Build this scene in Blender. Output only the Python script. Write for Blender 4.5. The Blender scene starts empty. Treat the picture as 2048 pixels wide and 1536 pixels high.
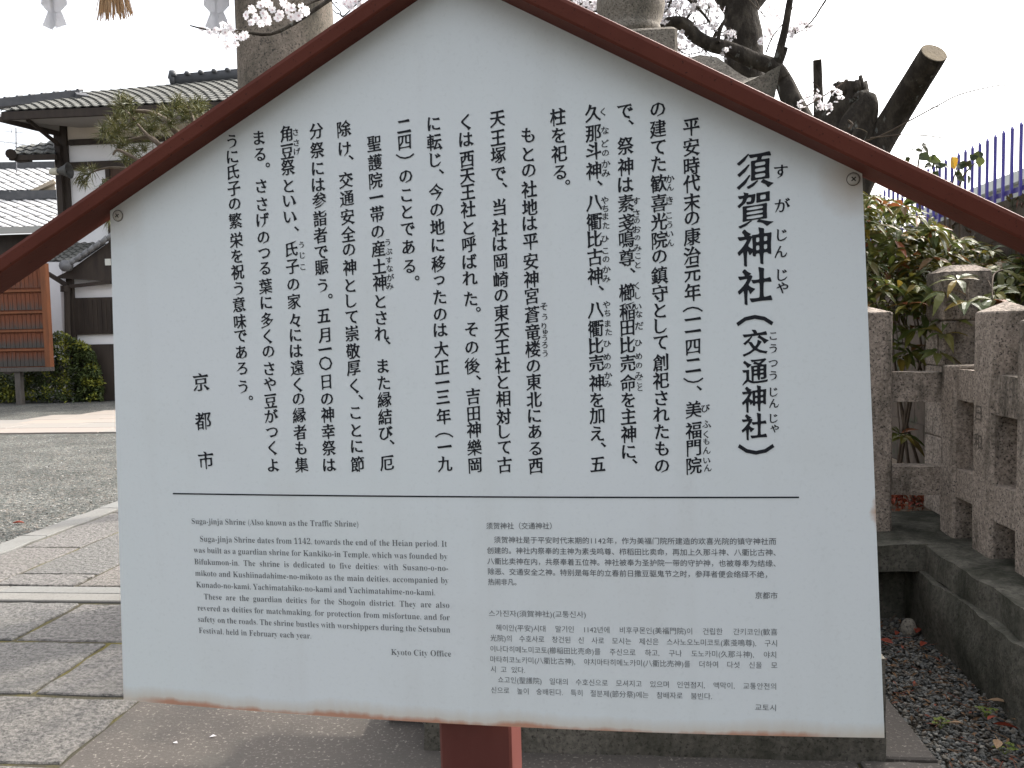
import bpy, math, random
from mathutils import Vector, Matrix, noise
SC = bpy.context.scene
COL = SC.collection
rnd = random.Random(7)

# ------------------------------------------------------------------ camera, sky, sun, exposure
def basis(yaw, pitch, roll):
    cy, sy, cp, sp = math.cos(yaw), math.sin(yaw), math.cos(pitch), math.sin(pitch)
    f = Vector((sy*cp, cy*cp, sp)); r = Vector((cy, -sy, 0)); u = r.cross(f)
    c, s = math.cos(roll), math.sin(roll)
    return r*c + u*s, u*c - r*s, f
FPX = 1636.4                                   # focal length in photograph pixels (2048 wide)
EYE = Vector((0, 0, 1.5))
CR, CU, CF = basis(math.radians(-5.5), math.radians(-3.55), -0.021)
cam = bpy.data.cameras.new("camera"); cam.sensor_width = 36; cam.lens = FPX/2048*36
cam.clip_start = 0.05; cam.clip_end = 3000
camo = bpy.data.objects.new("camera", cam); COL.objects.link(camo)
camo.matrix_world = Matrix(((CR.x, CU.x, -CF.x, EYE.x), (CR.y, CU.y, -CF.y, EYE.y), (CR.z, CU.z, -CF.z, EYE.z), (0, 0, 0, 1)))
SC.camera = camo
SC.view_settings.view_transform = 'Standard'; SC.view_settings.look = 'None'
SC.view_settings.gamma = 1; SC.view_settings.exposure = 1.78
SUN_AZ, SUN_EL = math.radians(48), math.radians(47)   # azimuth clockwise from +Y
wd = bpy.data.worlds.new("World"); SC.world = wd; wd.use_nodes = True
nt = wd.node_tree; bg = nt.nodes['Background']
sky = nt.nodes.new('ShaderNodeTexSky'); sky.sky_type = 'NISHITA'; sky.sun_disc = False
sky.sun_elevation = SUN_EL; sky.sun_rotation = SUN_AZ; sky.air_density = 1.0; sky.dust_density = 7.0; sky.ozone_density = 1.0
hs = nt.nodes.new('ShaderNodeHueSaturation'); hs.inputs['Saturation'].default_value = 0.28
nt.links.new(sky.outputs[0], hs.inputs['Color']); nt.links.new(hs.outputs[0], bg.inputs['Color'])
bg.inputs['Strength'].default_value = 0.15
sl = bpy.data.lights.new("sun", 'SUN'); sl.energy = 1.2; sl.angle = math.radians(0.9); sl.color = (1, .93, .82)
so = bpy.data.objects.new("sun", sl); COL.objects.link(so)
SUN = Vector((math.sin(SUN_AZ)*math.cos(SUN_EL), math.cos(SUN_AZ)*math.cos(SUN_EL), math.sin(SUN_EL)))
so.rotation_euler = (-SUN).to_track_quat('-Z', 'Y').to_euler(); so.location = SUN*40
SC.cycles.max_bounces = 6; SC.cycles.transparent_max_bounces = 6

# ------------------------------------------------------------------ photograph pixel -> place
def ray(px, py): return CF + CR*((px-1024)/FPX) - CU*((py-768)/FPX)
def at(px, py, d):                              # point seen at a photo pixel, d metres along the view axis
    return EYE + ray(px, py)*d
def gnd(px, py, z=0.0):                         # point on the level z
    r = ray(px, py); return EYE + r*((z-EYE.z)/r.z)
def onplane(px, py, p0, n):
    r = ray(px, py); return EYE + r*((p0-EYE).dot(n)/r.dot(n))
def proj(p):
    d = Vector(p)-EYE; z = d.dot(CF); return 1024+FPX*d.dot(CR)/z, 768-FPX*d.dot(CU)/z

# ------------------------------------------------------------------ materials
def _n(t, k, **kw):
    n = t.nodes.new(k)
    for a, v in kw.items(): setattr(n, a, v)
    return n
def mat(name, c1, c2=None, scale=6, detail=6, lo=.35, hi=.65, rough=.8, spec=.3, bump=0, bscale=None, stretch=(1, 1, 1),
        c3=None, scale3=60, lo3=.55, hi3=.62, metallic=0, transl=0, bdist=.01, world=False, bump2=0, bscale2=8):
    m = bpy.data.materials.new(name); m.use_nodes = True; t = m.node_tree
    b = t.nodes['Principled BSDF']; L = t.links.new
    b.inputs['Roughness'].default_value = rough; b.inputs['Metallic'].default_value = metallic
    b.inputs['Specular IOR Level'].default_value = spec
    if world:
        co = _n(t, 'ShaderNodeNewGeometry').outputs['Position']
    else:
        co = _n(t, 'ShaderNodeTexCoord').outputs['Object']
    mp = _n(t, 'ShaderNodeMapping'); mp.inputs['Scale'].default_value = stretch; L(co, mp.inputs[0])
    def noi(s, d=detail, r=.6):
        n = _n(t, 'ShaderNodeTexNoise'); n.inputs['Scale'].default_value = s; n.inputs['Detail'].default_value = d
        n.inputs['Roughness'].default_value = r; L(mp.outputs[0], n.inputs['Vector']); return n.outputs['Fac']
    def ramp(f, a, z):
        r = _n(t, 'ShaderNodeMapRange'); r.inputs['From Min'].default_value = a; r.inputs['From Max'].default_value = z
        L(f, r.inputs['Value']); return r.outputs[0]
    def mix(f, a, c):
        x = _n(t, 'ShaderNodeMix', data_type='RGBA'); L(f, x.inputs[0])
        for s, v in ((6, a), (7, c)):
            if isinstance(v, tuple): x.inputs[s].default_value = (*v, 1)
            else: L(v, x.inputs[s])
        return x.outputs[2]
    cur = tuple(c1)
    if c2: cur = mix(ramp(noi(scale), lo, hi), cur, tuple(c2))
    if c3: cur = mix(ramp(noi(scale3, 3), lo3, hi3), cur, tuple(c3))
    if isinstance(cur, tuple): b.inputs['Base Color'].default_value = (*cur, 1)
    else: L(cur, b.inputs['Base Color'])
    last = None
    for bb, bs in ((bump2, bscale2), (bump, bscale or scale*4)):
        if bb:
            bn = _n(t, 'ShaderNodeBump'); bn.inputs['Strength'].default_value = bb; bn.inputs['Distance'].default_value = bdist
            L(noi(bs, 5), bn.inputs['Height'])
            if last: L(last, bn.inputs['Normal'])
            last = bn.outputs[0]
    if last: L(last, b.inputs['Normal'])
    if transl:
        tr = _n(t, 'ShaderNodeBsdfTranslucent'); mx = _n(t, 'ShaderNodeMixShader'); mx.inputs[0].default_value = transl
        if isinstance(cur, tuple): tr.inputs[0].default_value = (*cur, 1)
        else: L(cur, tr.inputs[0])
        L(b.outputs[0], mx.inputs[1]); L(tr.outputs[0], mx.inputs[2]); L(mx.outputs[0], t.nodes['Material Output'].inputs[0])
    return m

# ------------------------------------------------------------------ mesh helpers
class MB:
    def __init__(s): s.v = []; s.f = []; s.mi = []; s.cm = 0
    def add(s, vs, fs):
        o = len(s.v); s.v += [tuple(v) for v in vs]
        for f in fs: s.f.append(tuple(i+o for i in f)); s.mi.append(s.cm)
    def hexa(s, p):                             # 8 points: bottom ring 0-3, top ring 4-7 (counter-clockwise from above)
        s.add(p, [(3, 2, 1, 0), (4, 5, 6, 7), (0, 1, 5, 4), (1, 2, 6, 5), (2, 3, 7, 6), (3, 0, 4, 7)])
    def box(s, x0, x1, y0, y1, z0, z1):
        s.hexa([(x0, y0, z0), (x1, y0, z0), (x1, y1, z0), (x0, y1, z0), (x0, y0, z1), (x1, y0, z1), (x1, y1, z1), (x0, y1, z1)])
    def bbox(s, x0, x1, y0, y1, z0, z1, c=.01): # chamfered box
        P = []
        for z, k in ((z0, 0), (z0+c, 1), (z1-c, 1), (z1, 0)):
            e = 0 if k else c
            X0, X1, Y0, Y1 = x0+e, x1-e, y0+e, y1-e
            P += [(X0+c, Y0, z), (X1-c, Y0, z), (X1, Y0+c, z), (X1, Y1-c, z), (X1-c, Y1, z), (X0+c, Y1, z), (X0, Y1-c, z), (X0, Y0+c, z)]
        F = [tuple(range(7, -1, -1)), tuple(range(24, 32))]
        for k in range(3):
            for i in range(8): F.append((k*8+i, k*8+(i+1) % 8, k*8+8+(i+1) % 8, k*8+8+i))
        s.add(P, F)
    def beam(s, a, b, w, h, up=(0, 0, 1)):      # rectangular bar between two points
        a, b = Vector(a), Vector(b); d = (b-a).normalized(); x = d.cross(Vector(up))
        if x.length < 1e-4: x = d.cross(Vector((0, 1, 0)))
        x.normalize(); y = x.cross(d).normalized(); x = x*w/2; y = y*h/2
        s.hexa([a-x-y, a+x-y, b+x-y, b-x-y, a-x+y, a+x+y, b+x+y, b-x+y])
    def tube(s, pts, rad, n=8, caps=True, jit=0, seed=0):
        pts = [Vector(p) for p in pts]
        if not isinstance(rad, (list, tuple)): rad = [rad]*len(pts)
        o = []; ref = None
        for i, p in enumerate(pts):
            d = (pts[min(i+1, len(pts)-1)]-pts[max(i-1, 0)]).normalized()
            if ref is None: ref = Vector((1, 0, 0)) if abs(d.x) < .8 else Vector((0, 1, 0))
            x = (ref-d*ref.dot(d)).normalized(); ref = x; y = d.cross(x)
            for k in range(n):
                t = 2*math.pi*k/n; r = rad[i]
                if jit: r *= 1+jit*noise.noise((p*6+Vector((math.cos(t), math.sin(t), seed))*1.3))
                o.append(p+x*math.cos(t)*r+y*math.sin(t)*r)
        F = []
        for i in range(len(pts)-1):
            for k in range(n): F.append((i*n+k, i*n+(k+1) % n, (i+1)*n+(k+1) % n, (i+1)*n+k))
        if caps: F += [tuple(range(n-1, -1, -1)), tuple(range((len(pts)-1)*n, len(pts)*n))]
        s.add(o, F)
    def lathe(s, prof, n=32, c=(0, 0, 0), jit=0):
        o = []
        for r, z in prof:
            for k in range(n):
                t = 2*math.pi*k/n; o.append((c[0]+r*math.cos(t), c[1]+r*math.sin(t), c[2]+z))
        F = []
        for i in range(len(prof)-1):
            for k in range(n): F.append((i*n+k, i*n+(k+1) % n, (i+1)*n+(k+1) % n, (i+1)*n+k))
        F += [tuple(range(n-1, -1, -1)), tuple(range((len(prof)-1)*n, len(prof)*n))]
        s.add(o, F)
    def prism(s, poly, d0, d1):                 # flat polygon (list of 3-D points) swept from +d0 to +d1
        n = len(poly); d0, d1 = Vector(d0), Vector(d1)
        P = [Vector(p)+d0 for p in poly]+[Vector(p)+d1 for p in poly]
        s.add(P, [tuple(range(n-1, -1, -1)), tuple(range(n, 2*n))]+[(i, (i+1) % n, n+(i+1) % n, n+i) for i in range(n)])
    def build(s, name, mats, parent=None, smooth=False, sharp=None):
        me = bpy.data.meshes.new(name); me.from_pydata(s.v, [], s.f); me.validate()
        if not isinstance(mats, (list, tuple)): mats = [mats]
        for m in mats: me.materials.append(m)
        if len(mats) > 1: me.polygons.foreach_set('material_index', s.mi[:len(me.polygons)])
        if smooth:
            me.polygons.foreach_set('use_smooth', [True]*len(me.polygons))
            if sharp: me.set_sharp_from_angle(angle=math.radians(sharp))
        o = bpy.data.objects.new(name, me); COL.objects.link(o)
        if parent: o.parent = parent
        return o
def tag(o, label=None, cat=None, group=None, kind=None):
    if label: o['label'] = label
    if cat: o['category'] = cat
    if group: o['group'] = group
    if kind: o['kind'] = kind
    return o
def empty(name, loc, label, cat, group=None, rz=0):
    o = bpy.data.objects.new(name, None); o.empty_display_size = .1; COL.objects.link(o)
    o.location = loc; o.rotation_euler = (0, 0, rz); return tag(o, label, cat, group)
def copy_tree(o, parent=None):
    c = o.copy(); COL.objects.link(c)
    if parent: c.parent = parent
    for ch in list(o.children): copy_tree(ch, c)
    return c
# ------------------------------------------------------------------ the sign: koma-shaped board, two roof beams, post, lettering
S = 1.2                                         # board width at its foot, metres
HS, RR, WT = 0.6678*S, 0.2539*S, 0.4661*S
bR, bU, bF = basis(-0.1537, -0.0952, -0.0278)
BM = Matrix([[CR[i]*bR[j]+CU[i]*bU[j]+CF[i]*bF[j] for j in range(3)] for i in range(3)])   # board axes in the world
BO = EYE - BM @ Vector((0.2124*S, -0.9945*S, 0.5299*S))                                     # middle of the board's foot
bx, by, bz = BM.col[0], BM.col[1], BM.col[2]
base_t = -(BO+by*.06*S).z/bz.z
base = BO+by*.06*S+bz*base_t
sign = bpy.data.objects.new("information_sign", None); COL.objects.link(sign)
sign.matrix_world = Matrix.Translation(base) @ BM.to_4x4()
tag(sign, "large white pointed information board in four languages under two dark red roof beams", "sign")
OFF = BM.inverted() @ (BO-base)                 # board foot in the sign's own axes
def bulge(x, z): return 0.019*S*max(0, 1-(x/(.5*S))**2)*max(0, 1-.85*z/HS)
def on_board(px, py):                           # photo pixel -> board x, z
    o = BM.inverted() @ (EYE-BO); d = BM.inverted() @ ray(px, py); y = 0
    for _ in range(6):
        t = (y-o.y)/d.y; p = o+d*t; y = -bulge(p.x, p.z)
    return p.x, p.z
def sb(x, y, z): return Vector((x, y, z))+OFF

def board_paint():
    m = bpy.data.materials.new("white_enamel_board"); m.use_nodes = True; t = m.node_tree; L = t.links.new
    b = t.nodes['Principled BSDF']; b.inputs['Roughness'].default_value = .42; b.inputs['Specular IOR Level'].default_value = .25
    co = _n(t, 'ShaderNodeTexCoord').outputs['Object']; sx = _n(t, 'ShaderNodeSeparateXYZ'); L(co, sx.inputs[0])
    def math_(op, a, c=None, clamp=False):
        k = _n(t, 'ShaderNodeMath', operation=op); k.use_clamp = clamp
        for i, v in enumerate((a, c)):
            if v is None: continue
            if isinstance(v, (int, float)): k.inputs[i].default_value = v
            else: L(v, k.inputs[i])
        return k.outputs[0]
    def noi(s, d=5, st=(1, 1, 1)):
        mp = _n(t, 'ShaderNodeMapping'); mp.inputs['Scale'].default_value = st; L(co, mp.inputs[0])
        n = _n(t, 'ShaderNodeTexNoise'); n.inputs['Scale'].default_value = s; n.inputs['Detail'].default_value = d; L(mp.outputs[0], n.inputs['Vector']); return n.outputs['Fac']
    def mix(f, a, c):
        x = _n(t, 'ShaderNodeMix', data_type='RGBA'); L(f, x.inputs[0])
        for s, v in ((6, a), (7, c)):
            if isinstance(v, tuple): x.inputs[s].default_value = (*v, 1)
            else: L(v, x.inputs[s])
        return x.outputs[2]
    def rng(v, a, z):
        r = _n(t, 'ShaderNodeMapRange'); r.inputs['From Min'].default_value = a; r.inputs['From Max'].default_value = z; L(v, r.inputs['Value']); return r.outputs[0]
    z = math_('SUBTRACT', sx.outputs['Z'], OFF.z); x = math_('SUBTRACT', sx.outputs['X'], OFF.x)
    ax = math_('ABSOLUTE', x)
    white = mix(rng(noi(2.2), .3, .7), (.775, .825, .83), (.785, .82, .84))
    white = mix(math_('MULTIPLY', rng(noi(190, 2), .56, .75), .12), white, (.5, .53, .53))
    streak = rng(noi(14, 5, (1, 1, .06)), .52, .72); white = mix(math_('MULTIPLY', streak, .16), white, (.60, .605, .58))
    white = mix(math_('MULTIPLY', rng(noi(5, 7), .55, .72), .14), white, (.62, .62, .585))
    # weathered grime with painted contact shade along the gable edge, and a rusty folded lip at the foot
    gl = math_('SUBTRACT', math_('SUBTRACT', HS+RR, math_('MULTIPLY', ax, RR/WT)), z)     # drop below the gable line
    dirt_shade = math_('MULTIPLY', rng(math_('ADD', gl, math_('MULTIPLY', noi(5), .05)), .10, .02), .22, True)
    white = mix(dirt_shade, white, (.50, .475, .40))
    wob = math_('ADD', math_('MULTIPLY', noi(9, 4, (1, 1, .3)), .03), math_('MULTIPLY', noi(60, 3, (1, 1, .4)), .010))
    e = math_('ADD', z, math_('SUBTRACT', .0198, wob))
    cream = math_('MULTIPLY', rng(e, .026, .003), .7, True)
    white = mix(cream, white, (.62, .52, .40))
    endf = rng(math_('ABSOLUTE', math_('SUBTRACT', x, -.02)), .56, .50)
    pf = math_('MULTIPLY', rng(e, .008, .001), endf, True)
    white = mix(pf, white, (.54, .29, .20))
    # rust bleeding round the two screws and one spot on the right edge
    for (cx, cz, r, k) in ((.5472, .795, .05, .6), (-.546, .795, .05, .25), (.588, .335, .012, 1.0)):
        dx = math_('SUBTRACT', x, cx); dz = math_('MULTIPLY', math_('SUBTRACT', z, cz), .9 if k < 1 else .35)
        d = math_('SQRT', math_('ADD', math_('MULTIPLY', dx, dx), math_('MULTIPLY', dz, dz)))
        d = math_('ADD', d, math_('MULTIPLY', math_('SUBTRACT', noi(40), .5), .02))
        f = math_('MULTIPLY', rng(d, r, r*.15), k, True)
        white = mix(f, white, (.50, .27, .14) if k == 1 else (.47, .36, .25))
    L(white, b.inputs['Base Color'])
    bn = _n(t, 'ShaderNodeBump'); bn.inputs['Strength'].default_value = .06; bn.inputs['Distance'].default_value = .003
    L(noi(130, 3), bn.inputs['Height']); L(bn.outputs[0], b.inputs['Normal'])
    return m
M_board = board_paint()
mb = MB(); NX = 40; rows = []
zs = [HS*i/24 for i in range(25)]+[HS+RR*i/12 for i in range(1, 12)]+[HS+RR*.985]
for z in zs:
    hw = .5*S+(WT-.5*S)*z/HS if z <= HS else WT*(HS+RR-z)/RR
    rows.append([(hw*(2*i/NX-1), z) for i in range(NX+1)])
TH = .010; nv = len(rows)*(NX+1)
vs = [sb(x, -bulge(x, z), z) for r in rows for x, z in r]+[sb(x, -bulge(x, z)+TH, z) for r in rows for x, z in r]
fs = []
for j in range(len(rows)-1):
    for i in range(NX):
        a = j*(NX+1)+i; b_ = a+1; c = b_+NX+1; d = a+NX+1
        fs += [(a, b_, c, d), (nv+d, nv+c, nv+b_, nv+a)]
ring = [i for i in range(NX+1)]+[j*(NX+1)+NX for j in range(1, len(rows))]+[(len(rows)-1)*(NX+1)+i for i in range(NX-1, -1, -1)]+[j*(NX+1) for j in range(len(rows)-2, 0, -1)]
for k in range(len(ring)): a, b_ = ring[k], ring[(k+1) % len(ring)]; fs.append((a, a+nv, b_+nv, b_))
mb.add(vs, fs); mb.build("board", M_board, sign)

M_beam = mat("oxide_red_paint", (.098, .026, .017), (.122, .034, .022), scale=7, rough=.6, spec=.12, c3=(.035, .013, .010), scale3=190, lo3=.64, hi3=.70, bump=.3, bscale=60, bdist=.002)
M_post = mat("oxide_red_post", (.115, .032, .026), (.15, .05, .042), scale=7, rough=.55, spec=.3, bump=.15, bscale=50, bdist=.002, stretch=(1, 1, .25))
for side, a, bk, hh in ((-1, .0325*S, .021*S, .0252), (1, .0415*S, .012*S, .0272)):
    m_ = RR/WT; th = math.atan(m_)
    mb = MB(); c = .006
    # profile in (y, h): h perpendicular to the slope, rounded front-top corner
    prof = [(bk, 0), (-a+.002, 0), (-a, .003), (-a, hh-.007), (-a+.002, hh-.002), (-a+.007, hh), (bk, hh)]
    def P(x, y, h, end):
        z0 = HS+RR-m_*x
        if end == 0: return sb(0, y, HS+RR+h/math.cos(th))
        return sb(side*(x+h*math.sin(th)), y, z0+h*math.cos(th))
    N = len(prof); xe = .82
    vs = [P(0, y, h, 0) for y, h in prof]+[P(xe, y, h, 1) for y, h in prof]
    fs = [(i, (i+1) % N, N+(i+1) % N, N+i) for i in range(N)]
    if side < 0: fs = [f[::-1] for f in fs]
    fs += [tuple(range(N, 2*N)) if side > 0 else tuple(range(2*N-1, N-1, -1))]
    fs += [tuple(range(N-1, -1, -1)) if side > 0 else tuple(range(N))]
    mb.add(vs, fs); mb.build("roof_beam", M_beam, sign)
mb = MB(); mb.bbox(-.054*S+OFF.x, .0425*S+OFF.x, .0135+OFF.y, .0135+OFF.y+.105, -.15, OFF.z+HS+RR*.6, .004)
mb.build("post", M_post, sign)
M_steel = mat("dull_screw_steel", (.56, .53, .48), (.44, .40, .34), scale=90, rough=.55, metallic=0)
M_slot = mat("screw_slot_dark", (.06, .05, .04))  # flat dark cross and rim ring on each screw head
for px, py, rot in ((236.5, 431.5, .6), (1706.2, 358.5, .75)):
    x, z = on_board(px, py); mb = MB(); n = 20; R0 = .0082
    y0 = -bulge(x, z)
    vs = [sb(x, y0-.0030, z)]+[sb(x+R0*.72*math.cos(2*math.pi*k/n), y0-.0027, z+R0*.72*math.sin(2*math.pi*k/n)) for k in range(n)]
    vs += [sb(x+R0*.9*math.cos(2*math.pi*k/n), y0-.002, z+R0*.9*math.sin(2*math.pi*k/n)) for k in range(n)]
    vs += [sb(x+R0*math.cos(2*math.pi*k/n), y0+.001, z+R0*math.sin(2*math.pi*k/n)) for k in range(n)]
    fs = [(0, 1+k, 1+(k+1) % n) for k in range(n)]
    for q in (1, 1+n): fs += [(q+k, q+n+k, q+n+(k+1) % n, q+(k+1) % n) for k in range(n)]
    mb.add(vs, fs)
    mb.cm = 1
    for a_ in (rot, rot+math.pi/2):
        d = Vector((math.cos(a_), 0, math.sin(a_))); e_ = Vector((-d.z, 0, d.x))
        c0 = sb(x, y0-.0033, z); mb.add([c0-d*.0038-e_*.0008, c0+d*.0038-e_*.0008, c0+d*.0038+e_*.0008, c0-d*.0038+e_*.0008], [(0, 1, 2, 3)])
    for k in range(n):
        t0, t1 = 2*math.pi*k/n, 2*math.pi*(k+1)/n
        mb.add([sb(x+r_*math.cos(t), y0-.0009, z+r_*math.sin(t)) for r_, t in ((R0*1.0, t0), (R0*1.10, t0), (R0*1.10, t1), (R0*1.0, t1))], [(0, 1, 2, 3)])
    mb.build("screw", [M_steel, M_slot], sign)
# ---- lettering: the outlines come from Blender's own built-in typeface, reshaped into brush or serif strokes
M_ink = mat("black_sign_paint", (.014, .016, .022), rough=.55, spec=.25)
M_grey = mat("grey_print", (.13, .137, .148), rough=.6, spec=.2)
import numpy as np
from mathutils.geometry import delaunay_2d_cdt
_glyph = {}
def fetch(strings):                             # filled outline of each string at size 1
    todo = [s for s in dict.fromkeys(strings) if s not in _glyph]; obs = []
    for s in todo:
        c = bpy.data.curves.new("t", 'FONT'); c.body = s; c.size = 1; c.resolution_u = 2
        o = bpy.data.objects.new("t", c); COL.objects.link(o); obs.append(o)
    dg = bpy.context.evaluated_depsgraph_get()
    for s, o in zip(todo, obs):
        me = o.evaluated_get(dg).to_mesh()
        key = {}; vs = []; idx = []
        for v in me.vertices:                   # weld
            k = (round(v.co.x, 5), round(v.co.y, 5))
            if k not in key: key[k] = len(vs); vs.append(k)
            idx.append(key[k])
        fs = []
        for p in me.polygons:
            f = [idx[i] for i in p.vertices]
            if len(set(f)) < 3: continue
            a = sum(vs[f[i]][0]*vs[f[(i+1) % len(f)]][1]-vs[f[(i+1) % len(f)]][0]*vs[f[i]][1] for i in range(len(f)))
            fs.append(f if a >= 0 else f[::-1])
        _glyph[s] = (vs, fs); o.evaluated_get(dg).to_mesh_clear()
    for o in obs:
        c = o.data; bpy.data.objects.remove(o); bpy.data.curves.remove(c)
def loops_of(vs, fs):
    ed = {}
    for f in fs:
        for i in range(len(f)): ed[(f[i], f[(i+1) % len(f)])] = 1
    nx = {}
    for a, b in ed:
        if (b, a) not in ed: nx.setdefault(a, []).append(b)
    out = []
    while nx:
        s = next(iter(nx)); lp = [s]; c = s
        while True:
            l = nx[c]
            if len(l) > 1 and len(lp) > 1:       # loops that touch in a point stay apart: take the sharpest left turn
                p0, p1 = vs[lp[-2]], vs[c]; a0 = math.atan2(p1[1]-p0[1], p1[0]-p0[0])
                l.sort(key=lambda q: (math.atan2(vs[q][1]-p1[1], vs[q][0]-p1[0])-a0+math.pi) % (2*math.pi))
            n = l.pop()
            if not l: del nx[c]
            if n == s: break
            lp.append(n); c = n
            if c not in nx: break
        if len(lp) > 2: out.append(lp)
    return out
_sty = {}
def stylise(ch, gx, gy, brush=1.0, shear=.0, waist=.0, sw=.16):
    """outline of one character turned into brush writing: gx/gy thicken upright/level strokes, brush shapes the stroke ends,
    waist thins the middle of long strokes, shear lifts the right side"""
    key = (ch, gx, gy, brush, shear, waist)
    if key in _sty: return _sty[key]
    vs, fs = _glyph[ch]; V = [list(v) for v in vs]; N = [list(v) for v in vs]
    lps = loops_of(vs, fs)
    per = sum(math.dist(V[l[i]], V[l[(i+1) % len(l)]]) for l in lps for i in range(len(l)))
    k = 1 if per < 9 else max(.35, 1-(per-9)*.055)
    if gx > 0: gx *= k
    if gy > 0: gy *= k
    for l in lps:
        n = len(l)
        for i in range(n):
            a, b, c = V[l[i-1]], V[l[i]], V[l[(i+1) % n]]
            e1 = (b[0]-a[0], b[1]-a[1]); e2 = (c[0]-b[0], c[1]-b[1]); L1 = math.hypot(*e1) or 1e-6; L2 = math.hypot(*e2) or 1e-6
            n1 = (e1[1]/L1, -e1[0]/L1); n2 = (e2[1]/L2, -e2[0]/L2)
            d1 = gx*n1[0]**2+gy*n1[1]**2; d2 = gx*n2[0]**2+gy*n2[1]**2
            det = n1[0]*n2[1]-n1[1]*n2[0]
            if abs(det) > .35: ox = (d1*n2[1]-d2*n1[1])/det; oy = (n1[0]*d2-n2[0]*d1)/det
            else:
                mx, my = n1[0]+n2[0], n1[1]+n2[1]; q = math.hypot(mx, my) or 1e-6; d = (d1+d2)/2; ox, oy = mx/q*d, my/q*d
            N[l[i]][0] += ox; N[l[i]][1] += oy
        if brush:
            for i in range(n):
                p, a, b, q = l[i-1], l[i], l[(i+1) % n], l[(i+2) % n]
                A, B = V[a], V[b]; w = math.dist(A, B)
                if not .025 < w < sw: continue
                d = (B[0]-A[0], B[1]-A[1]); u = (A[0]-V[p][0], A[1]-V[p][1]); v = (V[q][0]-B[0], V[q][1]-B[1])
                lu, lv = math.hypot(*u), math.hypot(*v)
                if lu < w*.4 or lv < w*.4: continue
                t1 = (u[0]*d[1]-u[1]*d[0])/(lu*w); t2 = (d[0]*v[1]-d[1]*v[0])/(w*lv)
                if t1 < .6 or t2 < .6 or u[0]*v[0]+u[1]*v[1] > -.5*lu*lv: continue
                ang = math.degrees(math.atan2(-d[0], d[1])) % 360; g = w*brush      # direction the stroke end points to
                def mv(i_, x, y): N[i_][0] += x*g; N[i_][1] += y*g
                if ang < 25 or ang > 340: mv(a, .20, -.45); mv(b, -.55, .42)
                elif ang < 70:
                    for z_, o_ in ((a, b), (b, a)):
                        N[z_][0] += (V[o_][0]-V[z_][0])*.38+.3*g; N[z_][1] += (V[o_][1]-V[z_][1])*.38+.3*g
                elif ang < 115: mv(a, .14, -.48); mv(b, -.52, .42)
                elif ang < 155: mv(a, -.25, .25); mv(b, -.15, -.15)
                elif ang < 205: mv(a, -.32, .30); mv(b, .62, -.18)
                elif ang < 250:
                    for z_, o_ in ((a, b), (b, a)):
                        N[z_][0] += (V[o_][0]-V[z_][0])*.46-.45*g; N[z_][1] += (V[o_][1]-V[z_][1])*.46-.26*g
                elif ang < 290: mv(a, .38, -.06); mv(b, -.14, -.55)
                else: mv(a, -.25, -.55); mv(b, 1.0, .05)
    polys = []
    for l in lps:
        P = [N[i] for i in l]; Q = []; n = len(P)
        for i in range(n):
            a, b = P[i], P[(i+1) % n]; L_ = math.dist(a, b)
            if L_ < 1e-5: continue
            c = min(.022, L_*.28) if brush else 0; f0 = c/L_
            nx, ny = (b[1]-a[1])/L_, -(b[0]-a[0])/L_          # outward
            ks = [f0, 1-f0] if c else [0]
            if waist and L_ > .16: ks = [f0, .28, .5, .72, 1-f0]
            for f in ks:
                w_ = -waist*min(1, L_/.6)*math.sin(math.pi*f) if waist and L_ > .16 else 0
                Q.append((a[0]+(b[0]-a[0])*f+nx*w_, a[1]+(b[1]-a[1])*f+ny*w_))
        if len(Q) > 2: polys.append(Q)
    cx = sum(q[0] for Q in polys for q in Q)/max(1, sum(len(Q) for Q in polys))
    polys = [[Vector((x, y+shear*(x-cx), 0)) for x, y in Q] for Q in polys]
    if not brush and not waist: _sty[key] = (N, fs); return _sty[key]
    if not polys: _sty[key] = ([], []); return _sty[key]
    vv = []; ee = []
    for Q in polys:
        o = len(vv); vv += [v.to_2d() for v in Q]; ee += [(o+i, o+(i+1) % len(Q)) for i in range(len(Q))]
    ov, _, of, *_r = delaunay_2d_cdt(vv, ee, [], 1, 1e-5)      # copes with strokes that run into each other
    tri = np.array([f for f in of if len(f) == 3], int); pv = np.array([(v.x, v.y) for v in ov]); c = pv[tri].mean(1)
    A = np.array([(v.x, v.y) for v in vv]); E_ = np.array(ee); a0, b0 = A[E_[:, 0]], A[E_[:, 1]]
    up = (a0[None, :, 1] <= c[:, None, 1]) & (b0[None, :, 1] > c[:, None, 1]); dn = (a0[None, :, 1] > c[:, None, 1]) & (b0[None, :, 1] <= c[:, None, 1])
    side = (b0[:, 0]-a0[:, 0])[None]*(c[:, None, 1]-a0[None, :, 1])-(c[:, None, 0]-a0[None, :, 0])*(b0[:, 1]-a0[:, 1])[None]
    wn = ((up & (side > 0)).sum(1)).astype(int)-((dn & (side < 0)).sum(1)).astype(int)
    _sty[key] = ([tuple(p) for p in pv], [tuple(int(q) for q in t) for t in tri[wn > 0]]); return _sty[key]
EPS = .0007
class Ink(MB):
    def put(s, N, fs, f):                       # f maps glyph x, y to board x, z
        P = []
        for x, y in N:
            bx_, bz_ = f(x, y); P.append(sb(bx_, -bulge(bx_, bz_)-EPS, bz_))
        s.add(P, fs)
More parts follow.
